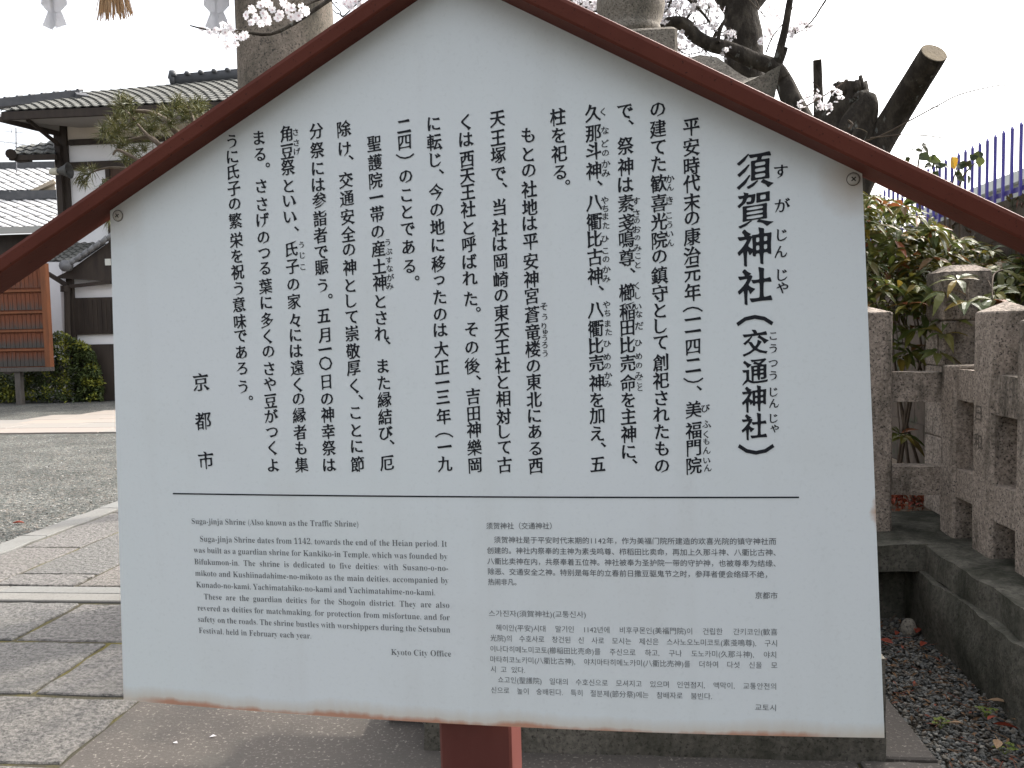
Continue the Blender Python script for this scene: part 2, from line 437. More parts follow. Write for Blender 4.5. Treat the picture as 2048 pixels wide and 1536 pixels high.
def centred(ink, ch, px, py, em, gx=.02, gy=.008, brush=1.0, shear=.09, sx=1.0, turn=False, waist=0):
    N, fs = stylise(ch, gx, gy, brush, shear, waist)
    x0, z0 = on_board(px, py)
    X = [v[0] for v in N]; Y = [v[1] for v in N]; mx, my = (min(X)+max(X))/2, (min(Y)+max(Y))/2
    if turn: ink.put(N, fs, lambda x, y: (x0+(y-my)*em, z0-(x-mx)*em))
    else: ink.put(N, fs, lambda x, y: (x0+(x-mx)*em*sx, z0+(y-my)*em))
U = S/1636*.9945                                # one photo pixel on the board, about
# every column: characters with their heights in the photograph, and the column's middle (top x, bottom x)
TITLE = [("須", 1510, 341, 72), ("賀", 1510.7, 419.6, 72), ("神", 1509, 493.8, 74), ("社", 1510, 572, 72), ("（", 1509.4, 640.7, 66), ("交", 1511, 686, 54), ("通", 1510, 743.6, 54), ("神", 1508, 798, 54), ("社", 1508.6, 853, 54), ("）", 1512, 898.5, 66)]
COLS = [
 ("平安時代末の康治元年（一一四二）、美福門院", [254,294.6,331,367.5,404.5,436.5,474,511,547,584.7,618.6,638,662,694,730.6,760.5,776,819,861,896,932], 1382.5, 1387.8),
 ("の建てた歓喜光院の鎮守として創祀されたもの", [219,258,294.6,328,367,406.6,444,481,513,550,587,621,652,685,725,762,795.7,828,863,897,932], 1315.5, 1324),
 ("で、祭神は素戔鳴尊、櫛稲田比売命を主神に、", [223,244.6,292,333.6,369.6,406.6,445.6,478,514.6,540.7,584.7,622.5,656,690,726.7,765.7,799.6,833,868.6,903.7,922.5], 1250, 1258),
 ("久那斗神、八衢比古神、八衢比売神を加え、五", [227,267,302,341.5,366,406.6,444,478,514.6,552,576,621,657.7,691.5,726.7,765.7,799.6,832,867,889.4,928.5], 1186, 1195.6),
 ("柱を祀る。", [234.6,270.5,308.8,344.7,364.5], 1116, 1120.5),
 ("もとの社地は平安神宮蒼竜楼の東北にある西", [270.5,308.8,341,379,414,447,483,523,558.7,592.5,629,664,698,732,764,799.6,832,863,897,932], 1056, 1071.5),
 ("天王塚で、当社は岡崎の東天王社と相対して古", [238,275.5,310,348,370,414,455,488,524,558.7,591,626,661.6,694,730.6,764.4,798,833,863,894.6,930], 995, 1009.5),
 ("くは西天王社と呼ばれた。その後、吉田神樂岡", [244.5,279,318.7,352,384,419,456,488,523,556,597.8,618.6,659,695,732,755,793,828,859.5,894.6,931], 932, 950),
 ("に転じ、今の地に移ったのは大正一三年（一九", [248,285,320,343,384,420,453.5,490.7,527.8,561,594,629,660,699,734.5,764.4,794,833,870,893,928.5], 868, 890.5),
 ("二四）のことである。", [253,285,312.6,353,390.5,424,458.5,494,532.7,556], 808, 819.5),
 ("聖護院一帯の産土神とされ、また縁結び、厄", [288,325,362,394,428,463.7,498,533,566,603,635.5,667,684,732,765.7,799.6,833.4,866,884,926], 748.5, 774.5),
 ("除け、交通安全の神として崇敬厚く、ことに節", [258,298,315,361,397,434,468.6,499.6,535,571,601.7,634,666.8,702,735.8,772,794,825.6,860.8,893,928.5], 688.4, 715.5),
 ("分祭には参詣者で賑う。五月一〇日の神幸祭は", [263,300.4,337.5,369.7,400.6,437.7,471,504.5,534,571,592,631.6,670.7,698,726.7,764,798,829.5,863,896,930], 633, 659.5),
 ("角豆祭といい、氏子の家々には遠くの縁者も集", [268,303,335,372,402,434,457.5,498,533,569,603,640.7,670.7,702,735.8,769.6,798,830.8,864.7,896,930], 573, 603.5),
 ("まる。ささげのつる葉に多くのさや豆がつくよ", [275.7,309,330,372,408,440,475,507,536.7,572.5,605.6,640.7,673,703,737,768,802,832,864.7,896,930], 518.5, 547),
 ("うに氏子の繁栄を祝う意味であろう。", [283,314,343.7,377,408,441.5,480,512,545,577,609.5,643,672,704.5,737,773.5,795.7], 464, 487),
]
RUBY = "す 1561.5 343 26;が 1564.4 410.5 26;じ 1563.5 470 24;ん 1561.5 504 24;じ 1564 550 24;ゃ 1564.6 575.6 26;こ 1546.4 672 17;う 1546 697 19;つ 1546 726.7 18;う 1546 751 19;じ 1547 784 19;ん 1548 807 19;じ 1547 836.6 19;ゃ 1549 857 19;"
RUBY += "び 1411 816.5 16;ふ 1413 848 16;く 1412 868.6 15;も 1412.5 883 13;ん 1413.5 901 15;い 1413.5 921 14;ん 1415.6 936 15;か 1340 358 16;ん 1340.6 375 14;き 1339 401 16;こ 1338 431 14;う 1339 449.5 14;い 1339.6 468 14;ん 1341 486 14;"
RUBY += "す 1272 402.6 16;さ 1272.4 427 16;の 1273.7 441.7 12;お 1274 458.6 15;の 1274.5 475.6 12;み 1275 496 15;こ 1275.8 512 13;と 1275.8 530 14;く 1274 571.7 14;し 1275.8 591 14;い 1276 613 14;な 1277.6 628 14;だ 1278.4 652 16;ひ 1277 686 14;め 1277.6 712 14;の 1278 730.6 13;み 1278 751 15;こ 1279 763.6 12;と 1280 776 13;"
RUBY += "く 1206 224 15;な 1210 261 15;ど 1210.4 287 15;の 1211 306 14;か 1212 328 16;み 1212 346.7 16;や 1209.4 401 15;ち 1210.4 417 14;ま 1211 432.6 14;た 1212 451 14;ひ 1210.4 478 14;こ 1211 501.6 14;の 1212 518.5 14;か 1213 539 15;み 1213 557.6 15;や 1213 609.5 15;ち 1214.6 626 14;ま 1215.6 647 14;た 1217 664 14;ひ 1214.6 687.6 14;め 1214.3 713.6 15;の 1215 732 14;か 1216.4 751 15;み 1215.6 768 15;"
RUBY += "そ 1087.6 613 16;う 1089.4 634 14;り 1088 652.4 14;ゅ 1090.7 664 13;う 1089.4 676 13;ろ 1089.4 690 14;う 1090 707 14;う 775.5 484.7 14;ぶ 777.5 503 14;す 778 520.6 14;な 779.5 536.7 14;が 780.7 555 15;み 780 572.5 15;さ 591.5 264.5 14;さ 593 285.6 14;げ 594.4 303 14;う 603 489.7 14;じ 605 510.7 14;こ 606 534 14"
RUBY = [r.split() for r in RUBY.split(";")]
PUNCT = "、。"
SIG = [("京", 402.5, 764.4), ("都", 406.4, 842.6), ("市", 412, 920.7)]
KANA = set(chr(c) for c in range(0x3040, 0x30a0))
fetch([c for c, *_ in TITLE]+[c for s, *_ in COLS for c in s]+[r[0] for r in RUBY]+[c for c, *_ in SIG])
ink = Ink()
for ch, x, y, w in TITLE:
    if ch in "（）": centred(ink, ch, x, y, w*1.05*U, .018, .018, 0, 0, turn=True)
    else: centred(ink, ch, x, y, w*.98*U, .026, .008, .9, .11, .93, waist=.016)
ink.build("title_lettering", M_ink, sign)
for s, ys, xa, xb in COLS:
    ink = Ink(); n = len(s)
    for ch, y in zip(s, ys):
        x = xa+(xb-xa)*(y-ys[0])/(932-ys[0]) if ys[-1] > 900 else xa+(xb-xa)*(y-ys[0])/max(1, ys[-1]-ys[0])
        k = 1-.06*max(0, (1390-x)/930)         # the whole board shrinks a little with distance anyway; keep the written size even
        if ch in PUNCT: centred(ink, ch, x+(12 if ch == "、" else 15), y, 31*U, .012, .012, .4, 0)
        elif ch in "（）": centred(ink, ch, x, y, 40*U, .004, .004, 0, 0, turn=True)
        elif ch in KANA: centred(ink, ch, x, y, 34.5*U*k, .025, .008, .9, .03, .95, waist=.012)
        elif ch == "〇": centred(ink, ch, x, y, 31*U, .02, .02, 0, 0)
        else: centred(ink, ch, x, y, 36*U*k, .027, .005, .95, .11, .90, waist=.012)
    ink.build("body_lettering", M_ink, sign)
ink = Ink()
for ch, x, y, w in RUBY: centred(ink, ch, float(x), float(y), float(w)*1.12*U, .016, .004, .6, .03)
ink.build("reading_aid_lettering", M_ink, sign)
ink = Ink()
for ch, x, y in SIG: centred(ink, ch, x, y, 41*U, .020, .004, .95, .10, .95, waist=.013)
ink.build("signature_lettering", M_ink, sign)
# divider
ink = Ink(); A, B = on_board(346, 987), on_board(1598, 994.5); P = []
for i in range(41):
    for dz in (-.0011, .0011):
        x = A[0]+(B[0]-A[0])*i/40; z = A[1]+(B[1]-A[1])*i/40+dz; P.append(sb(x, -bulge(x, z)-EPS, z))
ink.add(P, [(2*i, 2*i+2, 2*i+3, 2*i+1) for i in range(40)]); ink.build("divider_line", M_ink, sign)

def serif(s):                                   # upright serif letters of the built-in mathematical alphabet
    o = ""
    for c in s:
        if 'A' <= c <= 'Z': o += chr(0x1D400+ord(c)-65)
        elif 'a' <= c <= 'z': o += chr(0x1D41A+ord(c)-97)
        elif '0' <= c <= '9': o += chr(0x1D7CE+ord(c)-48)
        else: o += c
    return o
def runs(mb_, words, L, R, ks, spread, gx, gy, brush=0, squeeze=1.0, centre=0, auto=True):
    """words set between two photo points L and R (on the base line, or on the middle line when centre is set)"""
    a, b = on_board(*L), on_board(*R); W = math.dist(a, b); th = math.atan2(b[1]-a[1], b[0]-a[0])
    ws = []
    for w in words:
        X = [v[0] for v in _glyph[w][0]]; ws.append((min(X), max(X)-min(X)))
    nat = sum(w for _, w in ws)*ks*squeeze
    if len(words) > 1:
        q = squeeze*max(.8, min(1.25, (W-ks*.30*(len(words)-1))/nat)) if auto else squeeze
        gap = (W-nat*q/squeeze)/(len(words)-1)
    else: gap = 0; q = squeeze*W/nat
    x = 0
    for w, (m, wd_) in zip(words, ws):
        N, fs = stylise(w, gx, gy, 0, 0)
        def f(gx_, gy_, x=x, m=m):
            u = x+(gx_-m)*ks*q; v = (gy_-centre)*ks
            return a[0]+u*math.cos(th)-v*math.sin(th), a[1]+u*math.sin(th)+v*math.cos(th)
        mb_.put(N, fs, f); x += wd_*ks*q+gap
def z7(x, y): return 360+x/3.657, 1010+y/3.657
def z8(x, y): return 950+x/3.251, 1020+y/3.251
Q0 = None
ENG = [("Suga-jinja Shrine (Also known as the Traffic Shrine)", 87, 137, 1307, 158), ("Suga-jinja Shrine dates from 1142, towards the end of the Heian period. It", 148, 266, 1955, 304),
 ("was built as a guardian shrine for Kankiko-in Temple, which was founded by", 102, 347, 1958, 397), ("Bifukumon-in. The shrine is dedicated to five deities: with Susano-o-no-", 107, 432, 1963, 482),
 ("mikoto and Kushiinadahime-no-mikoto as the main deities, accompanied by", 113, 516, 1966, 572), ("Kunado-no-kami, Yachimatahiko-no-kami and Yachimatahime-no-kami.", 120, 600, 1868, 660),
 ("These are the guardian deities for the Shogoin district. They are also", 177, 688, 1972, 752), ("revered as deities for matchmaking, for protection from misfortune, and for", 130, 770, 1975, 842),
 ("safety on the roads. The shrine bustles with worshippers during the Setsubun", 134, 852, 1978, 932), ("Festival, held in February each year.", 140, 935, 962, 976), ("Kyoto City Office", 1545, 1094, 1985, 1108)]
CHI = [("须贺神社（交通神社）", 75, 103, 528, 103), ("须贺神社是于平安时代末期的1142年，作为美福门院所建造的欢喜光院的镇守神社而", 125, 193, 1957, 204), ("创建的。神社内祭奉的主神为素戋鸣尊、栉稻田比卖命，再加上久那斗神、八衢比古神、", 80, 262, 1985, 276),
 ("八衢比卖神在内，共祭奉着五位神。神社被奉为圣护院一带的守护神，也被尊奉为结缘、", 82, 332, 1985, 347), ("除恶、交通安全之神。特别是每年的立春前日撒豆驱鬼节之时，参拜者便会络绎不绝，", 84, 399, 1930, 419), ("热闹非凡。", 86, 467, 295, 469), ("京都市", 1822, 554, 1966, 557)]
KOR = [("스가진자(須賀神社)(교통신사)", 90, 671, 720, 679), ("헤이안(平安)시대 말기인 1142년에 비후쿠몬인(美福門院)이 건립한 간키코인(歓喜", 137, 764, 1966, 793), ("光院)의 수호사로 창건된 신 사로 모시는 제신은 스사노오노미코토(素戔鳴尊), 구시", 100, 831, 1963, 866),
 ("이나다히메노미코토(櫛稲田比売命)를 주신으로 하고, 구나 도노카미(久那斗神), 야치", 100, 901, 1957, 941), ("마타히코노카미(八衢比古神), 야치마타히메노카미(八衢比売神)를 더하여 다섯 신을 모", 100, 969, 1965, 1009), ("시 고 있다.", 102, 1034, 325, 1040),
 ("쇼고인(聖護院) 일대의 수호신으로 모셔지고 있으며 인연점지, 액막이, 교통안전의", 150, 1102, 1957, 1146), ("신으로 높이 숭배된다. 특히 절분제(節分祭)에는 참배자로 붐빈다.", 105, 1169, 1540, 1211), ("교토시", 1820, 1281, 1956, 1286)]
fetch([serif(w) for l in ENG for w in l[0].split()]+[c for l in CHI for c in l[0]]+[w for l in KOR for w in l[0].split()])
ink = Ink()
def width(s): return sum(max(v[0] for v in _glyph[serif(w)][0])-min(v[0] for v in _glyph[serif(w)][0]) for w in s.split())
KS = 18.4*U; e5 = ENG[5]; QE = (math.dist(on_board(*z7(*e5[1:3])), on_board(*z7(*e5[3:])))-KS*.27*(len(e5[0].split())-1))/(width(e5[0])*KS)
for i, (s, x0, y0, x1, y1) in enumerate(ENG): runs(ink, [serif(w) for w in s.split()], z7(x0, y0), z7(x1, y1), KS, 1, -.020, -.003, squeeze=QE, auto=i in (0, 9, 10))
ink.build("english_lettering", M_grey, sign)
ink = Ink()
for s, x0, y0, x1, y1 in CHI:                    # full-width cells, half-width digits
    a, b = on_board(*z8(x0, y0)), on_board(*z8(x1, y1)); adv = [.56 if c.isdigit() else 1 for c in s]; tot = sum(adv)-.12
    W = math.dist(a, b); th = math.atan2(b[1]-a[1], b[0]-a[0]); u0 = -.06
    for c, w in zip(s, adv):
        N, fs = stylise(c, .002, .002, 0, 0)
        def f(x, y, u0=u0): u = (u0+x)*W/tot; v = (y-.36)*15.0*U; return a[0]+u*math.cos(th)-v*math.sin(th), a[1]+u*math.sin(th)+v*math.cos(th)
        ink.put(N, fs, f); u0 += w
ink.build("chinese_lettering", M_grey, sign)
ink = Ink()
for s, x0, y0, x1, y1 in KOR: runs(ink, s.split(), z8(x0, y0), z8(x1, y1), 15.2*U, 1, -.004, -.004, squeeze=.95, centre=.36, auto=False)
ink.build("korean_lettering", M_grey, sign)
# ------------------------------------------------------------------ island-varied material: every separate leaf, slab or pebble gets its own shade
def island(name, cols, rough=.8, spec=.3, bump=0, bscale=60, transl=0, noise_mix=0, nscale=30, dark=(.03, .03, .03), lo=.5, hi=.7, bdist=.004, stain=0, stain_c=(.05, .05, .045), stain_s=1.6, coord='Object'):
    m = bpy.data.materials.new(name); m.use_nodes = True; t = m.node_tree; L = t.links.new; b = t.nodes['Principled BSDF']
    b.inputs['Roughness'].default_value = rough; b.inputs['Specular IOR Level'].default_value = spec
    g = _n(t, 'ShaderNodeNewGeometry'); r = _n(t, 'ShaderNodeValToRGB'); e = r.color_ramp.elements; r.color_ramp.interpolation = 'LINEAR'
    while len(e) < len(cols): e.new(.5)
    for i, c in enumerate(cols): e[i].position = i/max(1, len(cols)-1); e[i].color = (*c, 1)
    L(g.outputs['Random Per Island'], r.inputs[0]); cur = r.outputs[0]
    co = _n(t, 'ShaderNodeTexCoord').outputs[coord]
    def noi(s, d=5):
        n = _n(t, 'ShaderNodeTexNoise'); n.inputs['Scale'].default_value = s; n.inputs['Detail'].default_value = d; n.inputs['Roughness'].default_value = .65; L(co, n.inputs['Vector']); return n.outputs['Fac']
    def over(f, a, z, k, c, cur):
        mr = _n(t, 'ShaderNodeMapRange'); mr.inputs['From Min'].default_value = a; mr.inputs['From Max'].default_value = z; mr.inputs['To Max'].default_value = k; L(f, mr.inputs['Value'])
        x = _n(t, 'ShaderNodeMix', data_type='RGBA'); L(mr.outputs[0], x.inputs[0]); L(cur, x.inputs[6]); x.inputs[7].default_value = (*c, 1); return x.outputs[2]
    if noise_mix: cur = over(noi(nscale), lo, hi, noise_mix, dark, cur)
    if stain: cur = over(noi(stain_s, 7), .5, .66, stain, stain_c, cur)
    L(cur, b.inputs['Base Color'])
    if bump:
        bn = _n(t, 'ShaderNodeBump'); bn.inputs['Strength'].default_value = bump; bn.inputs['Distance'].default_value = bdist; L(noi(bscale, 6), bn.inputs['Height']); L(bn.outputs[0], b.inputs['Normal'])
    if transl:
        tr = _n(t, 'ShaderNodeBsdfTranslucent'); mx = _n(t, 'ShaderNodeMixShader'); mx.inputs[0].default_value = transl
        L(cur, tr.inputs[0]); L(b.outputs[0], mx.inputs[1]); L(tr.outputs[0], mx.inputs[2]); L(mx.outputs[0], t.nodes['Material Output'].inputs[0])
    return m
def granite(name, c=(.30, .265, .235), d=(.20, .18, .16), k=(.055, .05, .045), s=55, stain=.7, stc=(.045, .047, .038), bump=.5, stain_s=2.2, lo=.54, hi=.70):
    """speckled granite with dark algae stains of their own shape"""
    m = mat(name, c, d, scale=s*.9, lo=.38, hi=.62, rough=.9, spec=.2, c3=k, scale3=s*1.7, lo3=.54, hi3=.66, bump=bump*1.5, bscale=s*1.2, bdist=.005, bump2=.5, bscale2=9)
    t = m.node_tree; b = t.nodes['Principled BSDF']; L = t.links.new
    src = b.inputs['Base Color'].links[0].from_socket
    n = _n(t, 'ShaderNodeTexNoise'); n.inputs['Scale'].default_value = stain_s; n.inputs['Detail'].default_value = 9; n.inputs['Roughness'].default_value = .68
    co = _n(t, 'ShaderNodeNewGeometry').outputs['Position']; mp = _n(t, 'ShaderNodeMapping'); mp.inputs['Scale'].default_value = (1, 1, .32); L(co, mp.inputs[0]); L(mp.outputs[0], n.inputs['Vector'])
    mr = _n(t, 'ShaderNodeMapRange'); mr.inputs['From Min'].default_value = lo; mr.inputs['From Max'].default_value = hi; mr.inputs['To Max'].default_value = stain; L(n.outputs['Fac'], mr.inputs['Value'])
    x = _n(t, 'ShaderNodeMix', data_type='RGBA'); L(mr.outputs[0], x.inputs[0]); L(src, x.inputs[6]); x.inputs[7].default_value = (*stc, 1); L(x.outputs[2], b.inputs['Base Color'])
    return m
M_fence = granite("fence_granite", (.38, .32, .27), (.21, .175, .145), s=60, stain=.92, stain_s=4.2, lo=.47, hi=.64, stc=(.03, .028, .02))
M_wallst = granite("mossy_foundation_stone", (.13, .122, .10), (.08, .077, .062), s=40, stain=.9, stc=(.020, .022, .014), stain_s=3.0, lo=.40, hi=.60, bump=.9)
M_lant = granite("lantern_granite", (.27, .24, .20), (.17, .15, .125), s=95, stain=.7, stain_s=4.0, lo=.48, hi=.64)
M_base = granite("lantern_base_stone", (.17, .155, .13), (.10, .095, .08), s=45, stain=.8, stc=(.03, .03, .02), stain_s=3, lo=.42, hi=.62)
M_torii = granite("torii_granite", (.29, .24, .195), (.19, .16, .13), s=60, stain=.85, stc=(.055, .053, .040), stain_s=2.6, lo=.44, hi=.60, bump=.3)

# ------------------------------------------------------------------ ground: raked gravel court, granite path, far crossing path
def gravel_mat():
    m = bpy.data.materials.new("grey_gravel"); m.use_nodes = True; t = m.node_tree; L = t.links.new; b = t.nodes['Principled BSDF']
    b.inputs['Roughness'].default_value = .95; b.inputs['Specular IOR Level'].default_value = .15
    co = _n(t, 'ShaderNodeNewGeometry').outputs['Position']
    v = _n(t, 'ShaderNodeTexVoronoi'); v.inputs['Scale'].default_value = 48; v.inputs['Randomness'].default_value = 1; L(co, v.inputs['Vector'])
    v2 = _n(t, 'ShaderNodeTexVoronoi'); v2.inputs['Scale'].default_value = 21; L(co, v2.inputs['Vector'])
    r = _n(t, 'ShaderNodeValToRGB'); sp = _n(t, 'ShaderNodeSeparateColor'); L(v.outputs['Color'], sp.inputs[0]); L(sp.outputs[0], r.inputs[0])
    e = r.color_ramp.elements; e[0].color = (.05, .053, .047, 1); e[1].color = (.25, .255, .245, 1)
    e.new(.35).color = (.075, .08, .075, 1); e.new(.7).color = (.135, .138, .13, 1); e.new(.93).color = (.155, .13, .11, 1)
    n = _n(t, 'ShaderNodeTexNoise'); n.inputs['Scale'].default_value = 1.4; n.inputs['Detail'].default_value = 8; L(co, n.inputs['Vector'])
    mr = _n(t, 'ShaderNodeMapRange'); mr.inputs['From Min'].default_value = .3; mr.inputs['From Max'].default_value = .7; mr.inputs['To Min'].default_value = .62; mr.inputs['To Max'].default_value = 1.05; L(n.outputs['Fac'], mr.inputs['Value'])
    x = _n(t, 'ShaderNodeMix', data_type='RGBA', blend_type='MULTIPLY'); x.inputs[0].default_value = 1; L(r.outputs[0], x.inputs[6]); L(mr.outputs[0], x.inputs[7]); L(x.outputs[2], b.inputs['Base Color'])
    ad = _n(t, 'ShaderNodeMath', operation='ADD'); L(v.outputs['Distance'], ad.inputs[0]); L(v2.outputs['Distance'], ad.inputs[1])
    bn = _n(t, 'ShaderNodeBump', invert=True); bn.inputs['Strength'].default_value = .9; bn.inputs['Distance'].default_value = .016; L(ad.outputs[0], bn.inputs['Height']); L(bn.outputs[0], b.inputs['Normal'])
    return m
mb = MB(); mb.add([(-900, -60, -.03), (900, -60, -.03), (900, 1500, -.03), (-900, 1500, -.03)], [(0, 1, 2, 3)])
tag(mb.build("ground", gravel_mat()), kind='structure')
M_slab = island("rough_granite_slab", [(.15, .148, .142), (.195, .18, .165), (.17, .166, .16), (.205, .185, .17), (.158, .155, .15)], rough=.85, bump=1, bscale=26, bdist=.034, noise_mix=.75, nscale=42, dark=(.055, .053, .05), lo=.42, hi=.62, stain=.35, stain_c=(.12, .115, .1), stain_s=2.0)
M_smooth = island("smooth_granite_kerb", [(.155, .158, .152), (.175, .168, .155)], rough=.85, bump=.5, bscale=60, noise_mix=.6, nscale=70, dark=(.09, .088, .082), stain=.4, stain_c=(.095, .09, .08), stain_s=2.5)
M_plain = island("worn_paving", [(.085, .074, .065), (.075, .067, .06)], rough=.9, bump=.9, bscale=55, noise_mix=.75, nscale=75, dark=(.26, .235, .205), lo=.57, hi=.66, stain=.75, stain_c=(.07, .065, .058), stain_s=3.2)
M_moss = mat("mossy_joint", (.05, .045, .03), (.10, .085, .022), scale=2.6, lo=.5, hi=.62, rough=1, bump=.8, bscale=120, world=True)
def slab(mb_, x0, x1, y0, y1, z=0.0, g=.014, jit=.009):
    """one paving slab: slightly uneven edge, chamfered top"""
    P = []; n = 6
    ed = [(x0+g, y0+g), (x1-g, y0+g), (x1-g, y1-g), (x0+g, y1-g)]
    for i in range(4):
        a, c = ed[i], ed[(i+1) % 4]
        for k in range(n):
            f = k/n; P.append((a[0]+(c[0]-a[0])*f+(rnd.uniform(-jit, jit) if k else 0), a[1]+(c[1]-a[1])*f+(rnd.uniform(-jit, jit) if k else 0)))
    cx, cy = (x0+x1)/2, (y0+y1)/2; N = len(P); dz = rnd.uniform(-.004, .004)
    V = [(x, y, -.10) for x, y in P]+[(x, y, z-.006+dz) for x, y in P]
    V += [(x+(.006 if x < cx else -.006), y+(.006 if y < cy else -.006), z+dz) for x, y in P]
    F = []
    for q in (0, N): F += [(q+i, q+(i+1) % N, q+N+(i+1) % N, q+N+i) for i in range(N)]
    F.append(tuple(range(2*N, 3*N))); mb_.add(V, F)
pm = MB()
pm.cm = 0
# rows of the path between y limits: (x borders, cross joints per column)
def column(x0, x1, ys):
    for a, b_ in zip(ys[:-1], ys[1:]): slab(pm, x0, x1, a, b_)
column(-4.22, -3.74, [4.68, 5.59, 6.75, 7.9, 8.8, 10.1, 11.2, 12.85]); column(-3.74, -3.19, [4.68, 4.93, 6.1, 7.4, 8.6, 9.7, 11.3, 12.85])
column(-3.19, -2.55, [4.68, 5.7, 6.6, 7.7, 9.0, 10.2, 11.6, 12.85]); column(-2.55, -1.9, [4.68, 5.5, 6.9, 8.0, 9.2, 10.6, 11.9, 12.85])
for y0, y1, xs in ((3.80, 4.38, [-7.0, -5.6, -4.4, -3.6, -2.94, -2.1, -1.3, -.82]), (3.21, 3.79, [-6.2, -5.0, -4.1, -3.3, -2.41, -1.5, -.82]), (2.66, 3.20, [-5.4, -4.3, -3.2, -1.9]), (1.9, 2.65, [-4.6, -3.4, -2.3, -1.2]), (1.0, 1.89, [-4.2, -2.9, -1.7, -.9])):
    for a, b_ in zip(xs[:-1], xs[1:]): slab(pm, a, b_, y0, y1)
for a, b_ in zip([4.68, 6.0, 7.3, 8.5, 9.8, 11.4], [6.0, 7.3, 8.5, 9.8, 11.4, 12.85]): pass
pm.cm = 1
for a, b_ in zip([4.68, 5.9, 6.9, 8.3, 9.6, 11.2], [5.9, 6.9, 8.3, 9.6, 11.2, 12.85]): slab(pm, -4.44, -4.22, a, b_, .006, .004, .014)
for a, b_ in zip([-7, -5.2, -3.59, -1.9, -.3], [-5.2, -3.59, -1.9, -.3, 1.2]):
    slab(pm, a, b_, 4.535, 4.665, .004, .003, .002); slab(pm, a, b_, 4.395, 4.53, .002, .003, .002)
pm.cm = 2
slab(pm, -1.9, .9, 2.60, 3.20, .0, .006, .003); slab(pm, -1.5, .9, 1.0, 2.59, 0, .006, .003)
slab(pm, .9, 1.17, 2.84, 4.3, .012, .004, .004); slab(pm, .9, 1.17, 1.2, 2.835, .008, .004, .004)
slab(pm, -.80, 1.0, 3.02, 4.38, .055, .004, .002)
pm.cm = 3
pm.add([(-7.2, .8, -.010), (1.16, .8, -.010), (1.16, 4.68, -.010), (-7.2, 4.68, -.010)], [(0, 1, 2, 3)])
pm.add([(-4.43, 4.68, -.010), (-1.9, 4.68, -.010), (-1.9, 12.9, -.010), (-4.43, 12.9, -.010)], [(0, 1, 2, 3)])
tag(pm.build("stone_path", [M_slab, M_smooth, M_plain, M_moss]), kind='structure')
# far paths crossing the court
fm = MB(); M_far = island("pale_path_stone", [(.21, .185, .165), (.245, .21, .18), (.19, .18, .165), (.225, .2, .175)], rough=.9, bump=.4, bscale=30, noise_mix=.4, nscale=9, dark=(.22, .2, .185))
for r_, (y0, y1) in enumerate(((12.9, 13.6), (13.6, 14.4), (14.4, 15.1))):
    x = -24-r_*.4
    while x < 6: w = 1.1+rnd.random()*.9; slab(fm, x, x+w, y0, y1, .0, .006); x += w
x = -11.2
for i in range(6):
    y0 = 15.1+i*.95; sh = i*.55
    for k in range(3): slab(fm, x+sh+k*.8, x+sh+k*.8+.8, y0, y0+.95, -.002, .006)
tag(fm.build("court_path", M_far), kind='structure')

# loose pebbles by the stone lantern, one mass
def pebble(mb_, x, y, z, r):
    a = rnd.random()*6.28; ca, sa = math.cos(a), math.sin(a); sx, sy, sz = r*rnd.uniform(.7, 1.25), r*rnd.uniform(.5, .9), r*rnd.uniform(.35, .6)
    tx, ty = rnd.uniform(-.5, .5), rnd.uniform(-.5, .5); V = []
    for lz, rr in ((-1, .45), (-.1, 1), (.6, .75)):
        for k in range(6):
            t = k*1.047+rnd.uniform(-.25, .25); px_, py_ = math.cos(t)*rr*sx*rnd.uniform(.85, 1.1), math.sin(t)*rr*sy*rnd.uniform(.85, 1.1); pz = lz*sz+tx*px_+ty*py_
            V.append((x+px_*ca-py_*sa, y+px_*sa+py_*ca, z+pz))
    V.append((x, y, z+sz*.85)); F = []
    for q in (0, 6): F += [(q+i, q+(i+1) % 6, q+6+(i+1) % 6, q+6+i) for i in range(6)]
    F += [(12+i, 12+(i+1) % 6, 18) for i in range(6)]; mb_.add(V, F)
gm = MB()
for i in range(7600):
    x = rnd.uniform(1.16, 1.66); y = rnd.uniform(2.3, 4.25)
    pebble(gm, x, y, -.02+rnd.random()*.018+max(0, (y-3.4)*.02), rnd.uniform(.005, .0135))
M_peb = island("dark_pebbles", [(.045, .046, .045), (.08, .083, .08), (.13, .13, .12), (.06, .06, .055), (.11, .095, .075), (.20, .19, .165), (.07, .07, .065), (.05, .042, .03)], rough=.7, spec=.35, noise_mix=.4, nscale=80)
gv = MB()
for i in range(5200):
    y = 4.9+8*rnd.random()**1.6; x = -4.46-rnd.random()**1.5*(1.2+y*.62); pebble(gv, x, y, -.03, rnd.uniform(.006, .017))
tag(gv.build("loose_gravel", island("court_pebbles", [(.065, .067, .063), (.12, .125, .117), (.18, .18, .17), (.25, .245, .23), (.09, .09, .083), (.15, .13, .11)], rough=.85)), "loose grey gravel stones scattered over the court beside the path", kind='stuff')
tag(gm.build("pebbles", M_peb), "dark grey pebbles between the paving edge and the fence foundation", kind='stuff')
dm = MB(); dm.add([(1.16, 1.0, -.022), (1.75, 1.0, -.022), (1.75, 4.3, -.022), (.2, 4.42, -.022), (.2, 4.3, -.022), (1.16, 4.3, -.022)], [(0, 1, 2, 3, 4, 5)])
tag(dm.build("soil", mat("damp_soil", (.045, .036, .026), (.025, .02, .014), scale=20, rough=1, bump=.8, bscale=90, world=True)), kind='structure')

